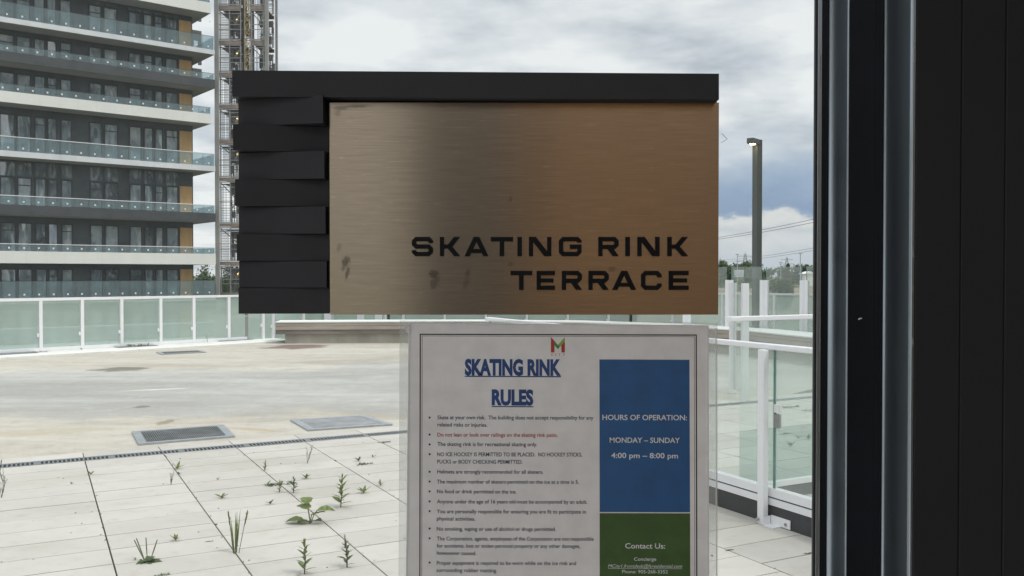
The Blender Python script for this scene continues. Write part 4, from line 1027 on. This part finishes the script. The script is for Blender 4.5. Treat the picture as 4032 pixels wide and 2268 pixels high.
for (x, y, h_, kd, lab, *r) in [
    (1990, 1025, 16, 'clump', 'weed clump behind both glass railings, beside the lamp side post', 'weed_dark'),
    (2040, 1033, 14, 'clump', 'weed clump behind the railings touching the door frame', 'weed_dark'),
    (1975, 1092, 9, 'clump', 'flat weed seen through the tinted lower pane, leftmost', 'weed_dark'),
    (2010, 1103, 16, 'sprout', 'weed seen through the tinted pane, middle one', 'weed_dark'),
    (2034, 1106, 20, 'sprout', 'weed seen through the tinted pane next to the door frame', 'weed_dark'),
    (1989, 1123, 18, 'sprout', 'weed seen through the tinted pane, lowest one', 'weed_dark'),
]:
    weed(x * k_, y * k_, h_ * k_, kd, lab, 0.0, r[0] if r else 'weed')

mb = MB(); rg = random.Random(21)
for k in range(520):
    kk = rg.randint(-4, 9)
    if rg.random() < 0.62: p = uv(U0 + kk * 0.615 + rg.gauss(0, 0.007), rg.uniform(3.5, 8.3), 0.001)
    else: p = uv(U0 + rg.uniform(-3, 5), 5.32 + 0.305 * rg.randint(-3, 9) + rg.gauss(0, 0.012), 0.001)
    if rg.random() < 0.12: p = uv(U0 + rg.uniform(-3, 5), rg.uniform(3.5, 8.3), 0.001)
    r_ = rg.uniform(0.0015, 0.0042) * (1.8 if rg.random() < 0.08 else 1); a = rg.uniform(0, 6.28); e = Vector((math.cos(a), math.sin(a), 0)); f = Vector((-e.y, e.x, 0))
    mb.prism([p - e * r_ * 1.6, p - f * r_ * 0.7, p + e * r_ * 1.4, p + f * r_], (0, 0, r_ * 0.7))
tag(mb.build('dirt', M['weed_dry']), 'dark crumbs of dirt and dry leaf bits along the paver joints', 'dirt', kind='stuff')

# ------------------------------------------------------------------ glazed wall, door frame, room
GY = 0.672
gw = thing('window_wall', (0.0, GY, 0), 'clear floor to ceiling window pane carrying the sign and the notice', 'window')
mb = MB(); mb.box(-3.6, 0.2225, GY, GY + 0.006, 0.05, 2.75); mb.build('glass_pane', M['glass_main'], gw)
mb = MB(); mb.box(-7.0, -3.66, GY, GY + 0.006, 0.05, 2.75); mb.build('glass_pane', M['glass_main'], gw)
mb = MB(); mb.box(-3.66, -3.6, GY - 0.05, GY + 0.05, 0, 2.8); mb.build('mullion', M['frame_metal'], gw)
mb = MB(); mb.box(-7.0, 0.222, GY - 0.03, GY + 0.03, 0.0, 0.05); mb.build('sill', M['frame_metal'], gw)
mb = MB(); mb.tube([on_depth(x, y, GY - 0.001) for x, y in ((2838, 527), (2846, 528), (2852, 537), (2863, 546), (2851, 556), (2838, 562))], [0.00012, 0.0002, 0.00022, 0.0003, 0.0002, 0.00012], 5); mb.build('scratch', M['galv'], gw)
mb = MB(); rg = random.Random(9)
for k in range(46):
    p = on_depth(rg.uniform(0, 3190), rg.uniform(0, 1700), GY - 0.0006); r_ = rg.uniform(0.0001, 0.00032)
    mb.prism([(p.x + r_ * math.cos(a), p.y, p.z + r_ * rg.uniform(.6, 1.5) * math.sin(a)) for a in (0, 1.05, 2.1, 3.14, 4.2, 5.2)], (0, 0.0003, 0))
sp_ = mb.build('dust_specks', M['grille_pale'], gw); sp_['kind'] = 'stuff'
fr = thing('door_frame', (0.24, 0.62, 0), 'black stepped metal door frame right of the glass', 'door frame')
def prof(pts, name, m_, bev=0.0012):
    mb = MB(); mb.prism([(x, y, 0.0) for x, y in pts], (0, 0, 2.8)); return mb.build(name, m_, fr, bevel=bev)
prof([(0.2160, 0.6535), (0.2179, 0.6535), (0.2179, 0.6570), (0.2160, 0.6570)], 'gasket', M['gasket'], 0.0006)
prof([(0.2181, 0.6545), (0.2212, 0.6545), (0.2212, 0.6580), (0.2181, 0.6580)], 'glazing_bead', M['frame_metal'], 0.0004)
def cove(cx_, cy_, rx, ry): return [(cx_ + rx * math.sin(a), cy_ + ry * math.cos(a)) for a in [k * math.pi / 20 for k in range(11)]]
c1 = cove(0.2266, 0.6352, 0.0066, 0.0205)
prof([(0.2214, 0.6555), (0.2264, 0.6555), (0.2264, 0.6712), (0.2214, 0.6712)], 'glazing_bead', M['black_metal'], 0.0004)
t1 = prof(c1 + [(0.2350, 0.6352), (0.2350, 0.6710), (0.2266, 0.6710)], 'cove_trim', M['frame_metal'], 0.0)
prof([(0.2333, 0.6350), (0.2519, 0.6350), (0.2519, 0.700), (0.2352, 0.700), (0.2352, 0.6362), (0.2333, 0.6362)], 'stile', M['black_metal'], 0.0003)
prof([(0.2521, 0.6353), (0.2574, 0.6353), (0.2574, 0.700), (0.2521, 0.700)], 'stop', M['black_metal'], 0.0004)
c2 = cove(0.2577, 0.6003, 0.0049, 0.0350)
t2 = prof(c2 + [(0.2640, 0.6003), (0.2640, 0.700), (0.2577, 0.700)], 'cove_trim', M['frame_metal'], 0.0)
for t_ in (t1, t2):
    for p in t_.data.polygons: p.use_smooth = len(p.vertices) == 4 and p.normal.x < -0.05 and p.area < 0.03
mb = MB(); rg = random.Random(5)
for k in range(9):
    z = 1.25 + k * 0.062; mb.box(0.2200, 0.2203 + rg.uniform(0, .0006), 0.6540, 0.6543, z, z + rg.uniform(0.012, 0.03))
mb.build('scuff', M['steel'], fr)
bw = thing('black_wall', (0.5, 0.576, 0), 'matt black panelled wall at the right edge of the view', 'wall')
for k, (a, b, yq) in enumerate(((0.2643, 0.2942, 0.6001), (0.2946, 0.3232, 0.6004), (0.3235, 1.4, 0.6002))):
    mb = MB(); mb.box(a, b, yq, 0.73, 0, 2.8); mb.build('panel', M['black_wall'], bw, bevel=0.0008)
for k, (py_, hh) in enumerate(((165, 46), (245, 22), (985, 30), (1130, 14), (1330, 30))):
    p = on_depth(3592, py_, 0.6); q = on_depth(3592, py_ + hh, 0.6)
    mb = MB(); mb.prism([(0.2625, 0.5995, p.z), (0.2637, 0.5995, p.z - 0.001), (0.2632, 0.5995, (p.z + q.z) / 2), (0.2640, 0.5995, q.z + 0.001), (0.2625, 0.5995, q.z)], (0, 0.0007, 0)); mb.build('paint_chip', M['steel'], fr)
mb = MB(); p = on_depth(3385, 1254, 0.635); mb.tube([(p.x - 0.0011, 0.6345, p.z - 0.0006), (p.x, 0.6343, p.z), (p.x + 0.0012, 0.6345, p.z + 0.0002)], 0.0005, 6); mb.build('paint_chip', M['white_fascia'], fr)
# unseen room behind the photographer, shaped for light and reflections
M['unseen_room_floor'] = plain('unseen_room_floor', (0.55, 0.54, 0.52), 0.35, var=0.1, scale=2)
M['unseen_room_ceiling'] = plain('unseen_room_ceiling', (0.72, 0.71, 0.69), 0.9, var=0.03, scale=2)
M['mirrored_pillar_grey'] = plain('mirrored_pillar_grey', (0.25, 0.24, 0.235), 0.8, var=0.05, scale=2)
M['mirrored_wood_wall'] = plain('mirrored_wood_wall', (0.80, 0.50, 0.27), 0.5, var=0.14, scale=2.0, stretch=(4, 4, 0.3))
M['unseen_room_wall'] = plain('unseen_room_wall', (0.62, 0.60, 0.57), 0.85, var=0.03, scale=2)
mb = MB(); mb.box(-7.2, 4.2, -5.5, 0.60, -0.3, 0.0); tag(mb.build('floor', M['unseen_room_floor']), kind='structure')
mb = MB(); mb.box(-7.2, 4.2, -0.75, 0.75, 2.802, 3.2); tag(mb.build('ceiling', M['unseen_room_ceiling']), kind='structure')
mb = MB(); mb.box(1.402, 1.5, -5.5, 0.73, 0, 2.8); tag(mb.build('wall', M['black_wall']), kind='structure')
mb = MB(); mb.box(0.006, 1.40, -2.6, -2.5, 0, 2.8); tag(mb.build('wall', M['mirrored_wood_wall']), kind='structure')  # unseen warm wall, added to tint the bronze plate's right half by reflection
mb = MB(); mb.box(-0.40, 0.003, -2.62, -2.3, 0, 2.8); tag(mb.build('mirrored_pillar', M['mirrored_pillar_grey']), kind='structure')  # unseen, added so its dark reflection falls left of the plate's centre

# ------------------------------------------------------------------ the sign
sg = thing('wall_sign', on_depth(1870, 1238, 0.664), 'black and brushed bronze sign reading SKATING RINK TERRACE stuck on the glass', 'sign')
def quad_slab(mb, tl, tr, br_, bl, back, mi=0):
    """front quad with its own depths, closed back to the plane y=back"""
    f = [Vector(p) for p in (tl, tr, br_, bl)]; b = [Vector((p.x, back, p.z)) for p in f]
    mb.face(f, mi); mb.face(b[::-1], mi)
    for i in range(4):
        j = (i + 1) % 4; mb.face([f[i], f[j], b[j], b[i]], mi)
YB_ = 0.6705
# backing plate
mb = MB(); a = on_depth(945, 395, 0.6685); b = on_depth(2815, 1228, 0.6685); mb.box(a.x, b.x, 0.6645, YB_, b.z, a.z); mb.build('backing_plate', M['slat'], sg)
# top bar
yf = 0.649
mb = MB(); quad_slab(mb, on_depth(914, 277, yf), on_depth(2831, 290, yf), on_depth(2831, 392, yf), on_depth(914, 380, yf), 0.6643); mb.build('top_bar', M['slat'], sg, bevel=0.0005)
ys = [388, 498, 601, 709, 815, 922, 1028, 1133, 1236]
for k in range(8):
    amp = (0.0145, 0.0130, 0.0105, 0.0088, 0.0068, 0.0052, 0.0035, 0.0018)[k]
    y0, y1 = ys[k] + 1.0, ys[k + 1] - 1.0
    YL, YR = (0.6620, 0.6620 - amp) if k % 2 == 0 else (0.6620 - amp, 0.6620)
    xl = (on_depth(940, 700, 0.662)).x; xr = (on_depth(1293, 700, 0.660)).x - (0.0012 if k % 2 == 0 else 0)
    zt, zb = on_depth(1100, y0, 0.6615).z, on_depth(1100, y1, 0.6615).z
    mb = MB(); quad_slab(mb, (xl, YL, zt), (xr, YR, zt), (xr, YR, zb), (xl, YL, zb), 0.6643); mb.build('slat', M['slat'], sg, bevel=0.0003)
# bronze plate with a u-v map along the brushing
tl, br_ = on_depth(1297, 404, 0.66), on_depth(2828, 1239, 0.66)
me = bpy.data.meshes.new('plate'); x0, x1, z0, z1 = tl.x - PLATE_O.x, br_.x - PLATE_O.x, br_.z - PLATE_O.z, tl.z - PLATE_O.z
vs = [(x0, 0, z0), (x1, 0, z0), (x1, 0, z1), (x0, 0, z1), (x0, 0.0042, z0), (x1, 0.0042, z0), (x1, 0.0042, z1), (x0, 0.0042, z1)]
me.from_pydata(vs, [], [(0, 1, 2, 3), (7, 6, 5, 4), (0, 4, 5, 1), (1, 5, 6, 2), (2, 6, 7, 3), (3, 7, 4, 0)])
ul = me.uv_layers.new(name='UVMap')
for lp in me.loops:
    v = me.vertices[lp.vertex_index].co; ul.data[lp.index].uv = ((v.x - x0) / 0.3, (v.z - z0) / 0.3 + v.y)
me.materials.append(M['bronze'])
pl = bpy.data.objects.new('plate', me); COL.objects.link(pl); pl.parent = sg; pl.location = PLATE_O - world_loc(sg)
# square extended capitals
def stroke(mb, pts, t_, zc, closed=False):
    """ribbon of width t_ along a 2-d polyline with mitred corners; pts in photo-like units (x right, y up)"""
    n = len(pts); L = []; Rr = []
    for i in range(n):
        a = pts[i - 1] if (i > 0 or closed) else None; b = pts[(i + 1) % n] if (i < n - 1 or closed) else None; p = pts[i]
        def nrm(q, r): d = Vector((r[0] - q[0], r[1] - q[1])).normalized(); return Vector((-d.y, d.x))
        if a is None: m_ = nrm(p, b)
        elif b is None: m_ = nrm(a, p)
        else:
            n1, n2 = nrm(a, p), nrm(p, b); s_ = (n1 + n2).normalized(); m_ = s_ / max(0.5, s_.dot(n1))
        L.append(Vector(p) + m_ * t_ / 2); Rr.append(Vector(p) - m_ * t_ / 2)
    for i in range(n if closed else n - 1):
        j = (i + 1) % n
        mb.append([L[i], L[j], Rr[j], Rr[i]])
def cut(o, xa, ya, xb, yb, tw): o.append([Vector((xa - tw / 2, ya)), Vector((xa + tw / 2, ya)), Vector((xb + tw / 2, yb)), Vector((xb - tw / 2, yb))])
def letter(ch, w, h, t_):
    o = []; g = t_ / 2; c = t_ * 0.55
    x0, x1, y0, y1, ym = g, w - g, g, h - g, h * 0.5
    if ch == 'S':
        stroke(o, [(x1 + g * .6, y1 - t_ * .75), (x1, y1 - t_*.0), (x1 - c, y1), (x0 + c, y1), (x0, y1 - c), (x0, ym + c), (x0 + c, ym), (x1 - c, ym), (x1, ym - c), (x1, y0 + c), (x1 - c, y0), (x0 + c, y0), (x0, y0 + c), (x0, y0 + t_ * .9)][2:], t_, 0); stroke(o, [(x1, y1 - t_ * .9), (x1, y1 - c), (x1 - c, y1), (x1 - c * 1.5, y1)], t_, 0)
    elif ch == 'K': stroke(o, [(x0, 0), (x0, h)], t_, 0); stroke(o, [(x0 + g, ym), (x0 + t_ * 1.5, ym)], t_ * .95, 0); cut(o, x0 + t_ * 1.35, ym - g * .9, w - t_ * .75, h, t_ * 1.4); cut(o, w - t_ * .72, 0, x0 + t_ * 1.3, ym + g * .9, t_ * 1.4)
    elif ch == 'A': cut(o, t_ * .62, 0, w * .5 - t_ * .08, h, t_ * 1.2); cut(o, w - t_ * .62, 0, w * .5 + t_ * .08, h, t_ * 1.2); stroke(o, [(w * .2, h * .27), (w * .8, h * .27)], t_ * .9, 0)
    elif ch == 'T': stroke(o, [(0, y1), (w, y1)], t_, 0); stroke(o, [(w / 2, 0), (w / 2, y1)], t_ * 1.1, 0)
    elif ch == 'I': stroke(o, [(w / 2, 0), (w / 2, h)], w, 0)
    elif ch == 'N': stroke(o, [(x0, 0), (x0, h)], t_, 0); stroke(o, [(x1, 0), (x1, h)], t_, 0); cut(o, w - t_ * .9, 0, t_ * .9, h, t_ * 1.55)
    elif ch == 'G': stroke(o, [(x1, y1 - t_ * .8), (x1, y1 - c), (x1 - c, y1), (x0 + c, y1), (x0, y1 - c), (x0, y0 + c), (x0 + c, y0), (x1 - c, y0), (x1, y0 + c), (x1, ym - t_ * .05), (x1 - w * .42, ym - t_ * .05)], t_, 0)
    elif ch == 'C': stroke(o, [(x1, y1 - t_ * 1.0), (x1, y1 - c), (x1 - c, y1), (x0 + c, y1), (x0, y1 - c), (x0, y0 + c), (x0 + c, y0), (x1 - c, y0), (x1, y0 + c), (x1, y0 + t_ * 1.0)], t_, 0)
    elif ch == 'R': stroke(o, [(x0, 0), (x0, y1), (x1 - c, y1), (x1, y1 - c), (x1, ym - t_ * .1 + c), (x1 - c, ym - t_ * .1), (x0 + g, ym - t_ * .1)], t_, 0); cut(o, w - t_ * .72, 0, w * .52, ym, t_ * 1.4)
    elif ch == 'E': stroke(o, [(w, y1), (x0, y1), (x0, y0), (w, y0)], t_, 0); stroke(o, [(x0 + g, ym), (w * .92, ym)], t_ * .95, 0)
    return o
def cx(x): return 900 + x / 1.288
def cy(y): return 250 + y / 1.288
rows = [(880, 977, [('S', 930, 1037), ('K', 1072, 1175), ('A', 1197, 1318), ('T', 1330, 1443), ('I', 1465, 1488), ('N', 1523, 1637), ('G', 1675, 1790), ('R', 1875, 1978), ('I', 2012, 2035), ('N', 2073, 2185), ('K', 2225, 2330)]),
        (1052, 1148, [('T', 1430, 1540), ('E', 1562, 1655), ('R', 1690, 1792), ('R', 1825, 1928), ('A', 1945, 2067), ('C', 2092, 2195), ('E', 2232, 2332)])]
mb = MB(); q = 0
for yt, yb, ls in rows:
    for ch, xa, xb in ls:
        for poly in letter(ch, xb - xa, yb - yt, 21.5):
            yf = 0.6588 - (q % 7) * 0.00003; q += 1
            pts = [on_depth(cx(xa + p.x), cy(yb - p.y), 0.66) for p in poly]
            mb.prism([(p.x, yf, p.z) for p in pts], (0, 0.66 - yf - 0.00005, 0))
mb.build('lettering', M['ink'], sg)

# ------------------------------------------------------------------ the laminated notice
PY = 0.6685
nt_ = thing('notice', on_depth(2200, 2500, PY), 'laminated SKATING RINK RULES notice taped to the glass under the sign', 'notice')
def P6(x, y): return (1550 + x / 1.9815, 1240 + y / 1.9815)
def P7(x, y): return (1550 + x / 1.9815, 1740 + y / 1.9815)
def flat(pxs, yq, th, name, m_, parent, bevel=0):
    mb = MB(); mb.prism([Vector((p.x, yq, p.z)) for p in (on_depth(x, y, PY) for x, y in pxs)], (0, th, 0)); return mb.build(name, m_, parent, bevel=bevel)
flat([(1611, 1273), (2786, 1283), (2790, 2790), (1596, 2790)], PY - 0.0002, 0.0005, 'paper', M['paper'], nt_)
flat([(1573, 1262), (2700, 1268), (2827, 1272), (2829, 2820), (1566, 2820)], PY + 0.0007, 0.0004, 'laminate_sleeve', M['sleeve'], nt_, bevel=0.0001)
mb = MB()
for a, b in (((1612, 1272), (1596, 2790)), ((2786.5, 1282), (2790.5, 2790)), ((1612, 1272), (2786, 1282)), ((2819, 1290), (2821, 2800))):
    pa, pb = on_depth(*a, PY), on_depth(*b, PY); mb.bar((pa.x, PY - 0.0004, pa.z), (pb.x, PY - 0.0004, pb.z), 0.0011 if a[0] < 2800 else 0.0006, 0.0004)
mb.build('laminate_seam', M['ink_white'], nt_)
fl = MB(); c_ = [on_depth(*p, PY) for p in ((1592, 1292), (1612, 1280), (1614, 1316), (1600, 1306))]; fl.prism([(p.x, PY - 0.003 + i * 0.0006, p.z) for i, p in enumerate(c_)], (0, 0.0003, 0)); fl.build('torn_corner', M['ink_white'], nt_)
# borders
bd = MB()
def lineq(mb, a, b, w, yq):
    pa, pb = on_depth(*a, PY), on_depth(*b, PY); mb.bar((pa.x, yq, pa.z), (pb.x, yq, pb.z), 0.0002, w * PY / F, up=(pb - pa).cross(Vector((0, 1, 0))))
k6 = 1 / 1.9815
for off, w, e in ((0, 4.6, 0), (7.5, 1.5, 1)):
    lt = P6(208 + off * 2, 151 + off * 1.7); rt_ = P6(2360 - off * 2, 157 + off * 1.7); lb = (P7(203 + off * 2, 0)[0], 2700); rb_ = (P7(2366 - off * 2, 0)[0], 2700)
    for a, b in ((lt, rt_), (lt, lb), (rt_, rb_)):
        pa, pb = on_depth(*a, PY), on_depth(*b, PY); d_ = (pb - pa).normalized(); nn = Vector((-d_.z, 0, d_.x)) * w / 2 * PY / F
        ext = d_ * w / 2 * PY / F
        yq = PY - 0.00032 - e * 0.00002 - (0.00001 if a is lt and b is lb else 0) - (0.000015 if a is rt_ else 0)
        bd.face([Vector((p.x, yq, p.z)) for p in (pa - nn - ext, pb - nn + ext, pb + nn + ext, pa + nn - ext)])
bd.build('border', M['ink_black'], nt_)
bl = flat([P6(1605, 347), P6(2307, 350), P7(2312, 548), P7(1607, 546)], PY - 0.00033, 0.0001, 'hours_panel', M['ink_blue'], nt_)
gn = flat([P7(1607, 555), P7(2312, 557), (P7(2316, 0)[0], 2700), (P7(1608, 0)[0], 2700)], PY - 0.00033, 0.0001, 'contact_panel', M['ink_green'], nt_)

dg = bpy.context.evaluated_depsgraph_get()
def text_poly(s_, bold=0.0, shear=0.0):
    cu = bpy.data.curves.new('lettering', 'FONT'); cu.body = s_; cu.size = 1.0; cu.offset = bold; cu.shear = shear; cu.resolution_u = 3; cu.fill_mode = 'FRONT'
    ob = bpy.data.objects.new('lettering', cu); COL.objects.link(ob); bpy.context.view_layer.update()
    me = bpy.data.meshes.new_from_object(ob.evaluated_get(bpy.context.evaluated_depsgraph_get()))
    vs = [tuple(v.co[:2]) for v in me.vertices]; fs = [tuple(p.vertices) for p in me.polygons]
    bpy.data.objects.remove(ob); bpy.data.curves.remove(cu); bpy.data.meshes.remove(me)
    return vs, fs
CAP = max(v[1] for v in text_poly('H')[0])
def put(mb, s_, a, b, cap, bold=0.0, yq=PY - 0.0004, shear=0.0, underline=None, ymul=1.0):
    """text between photo points a and b (left and right ends of the baseline), capital height in photo px"""
    vs, fs = text_poly(s_, bold, shear); x0 = min(v[0] for v in vs); x1 = max(v[0] for v in vs); i0 = len(mb.v)
    for x, y in vs:
        f = (x - x0) / (x1 - x0); p = on_depth(a[0] + (b[0] - a[0]) * f, a[1] + (b[1] - a[1]) * f - y / CAP * cap, PY); mb.v.append((p.x, yq, p.z))
    for f in fs: mb.f.append(tuple(i0 + k for k in f)); mb.m.append(0)
    if underline:
        d0, w = underline; pts = [(a[0], a[1] + d0), (b[0], b[1] + d0), (b[0], b[1] + d0 + w), (a[0], a[1] + d0 + w)]
        mb.face([Vector((p.x, yq, p.z)) for p in (on_depth(*q_, PY) for q_ in pts)])
mb = MB(); put(mb, 'SKATING RINK', P6(555, 464), P6(1305, 467), 57, 0.05, underline=(5, 4.5)); put(mb, 'RULES', P6(765, 697), P6(1090, 699), 55, 0.05, underline=(6.5, 4)); mb.build('heading', M['ink_head'], nt_)
body = MB(); red = MB()
L6 = [('Skate at your own risk.  The building does not accept responsibility for any', 342, 1558, 814), ('related risks or injuries.', 342, 731, 870), ('The skating rink is for recreational skating only.', 342, 1120, 1022)]
L7 = [('NO ICE HOCKEY IS PERMITTED TO BE PLACED.  NO HOCKEY STICKS,', 340, 1470, 111), ('PUCKS or BODY CHECKING PERMITTED.', 340, 1005, 168), ('Helmets are strongly recommended for all skaters.', 340, 1167, 246), ('The maximum number of skaters permitted on the ice at a time is 5.', 338, 1445, 324), ('No food or drink permitted on the ice.', 338, 957, 400), ('Anyone under the age of 16 years old must be accompanied by an adult.', 338, 1510, 479), ('You are personally responsible for ensuring you are fit to participate in', 337, 1500, 556), ('physical activities.', 337, 637, 612), ('No smoking, vaping or use of alcohol or drugs permitted.', 337, 1265, 692), ('The Corporation, agents, employees of the Corporation are not responsible', 337, 1560, 768), ('for accidents, lost or stolen personal property or any other damages,', 337, 1455, 824), ('howsoever caused.', 337, 645, 880), ('Proper equipment is required to be worn while on the ice rink and', 337, 1423, 958), ('surrounding rubber matting.', 335, 806, 1014)]
for s_, a, b, y in L6: put(body, s_, P6(a, y - 1), P6(b, y + 2), 14.5, 0.011)
for s_, a, b, y in L7: put(body, s_, P7(a, y - 1), P7(b, y + 2), 14.5, 0.011)
put(red, 'Do not lean or look over railings on the skating rink patio.', P6(342, 948), P6(1280, 951), 14.5, 0.011)
for fn, ylist in ((P6, (800, 933, 1010)), (P7, (95, 232, 308, 385, 463, 539, 675, 751, 940))):
    for y in ylist:
        c_ = fn(281, y); body.face([(p.x, PY - 0.0004, p.z) for p in (on_depth(c_[0] + 4.2 * math.cos(a * .785), c_[1] + 4.2 * math.sin(a * .785), PY) for a in range(8))])
body.build('rules_text', M['ink_navy'], nt_); red.build('warning_text', M['ink_red'], nt_)
mb = MB(); put(mb, 'HOURS OF OPERATION:', P6(1628, 818), P6(2287, 821), 20, 0.014, PY - 0.00045); put(mb, 'MONDAY \u2013 SUNDAY', P6(1685, 995), P6(2232, 998), 20, 0.014, PY - 0.00045); put(mb, '4:00 pm \u2013 8:00 pm', P7(1697, 124), P7(2218, 127), 20, 0.014, PY - 0.00045); mb.build('lettering', M['ink_white'], bl)
mb = MB(); put(mb, 'Contact Us:', P7(1806, 829), P7(2118, 831), 20, 0.014, PY - 0.00045); put(mb, 'Concierge', P7(1875, 925), P7(2048, 926), 13, 0.008, PY - 0.00045); put(mb, 'MCity1.frontdesk@fsresidential.com', P7(1672, 979), P7(2250, 981), 13, 0.0, PY - 0.00045, 0.25, (3, 1.2)); put(mb, 'Phone: 905-268-3352', P7(1782, 1023), P7(2138, 1025), 13, 0.004, PY - 0.00045); mb.build('lettering', M['ink_white'], gn)
lg = MB()
def lp(pts, mi, e=0):
    lg.face([(p.x, PY - 0.0004 - e * 0.00002, p.z) for p in (on_depth(*P6(x, y), PY) for x, y in pts)], mi)
lp([(1227, 172), (1254, 203), (1254, 292), (1227, 292)], 0); lp([(1308, 232), (1335, 206), (1335, 292), (1308, 292)], 0)
lp([(1254, 203), (1281, 234), (1308, 232), (1281, 266), (1254, 238)], 1, 1); lp([(1335, 172), (1335, 206), (1300, 246), (1281, 234)], 2, 2)
for ch, a, b in (('C', 1229, 1243), ('I', 1263, 1267), ('T', 1287, 1302), ('Y', 1321, 1336)): put(lg, ch, P6(a, 319), P6(b, 319), 9, 0.01)
lg.build('logo', [M['ink_red'], M['ink_leaf'], M['ink_lime']], nt_)
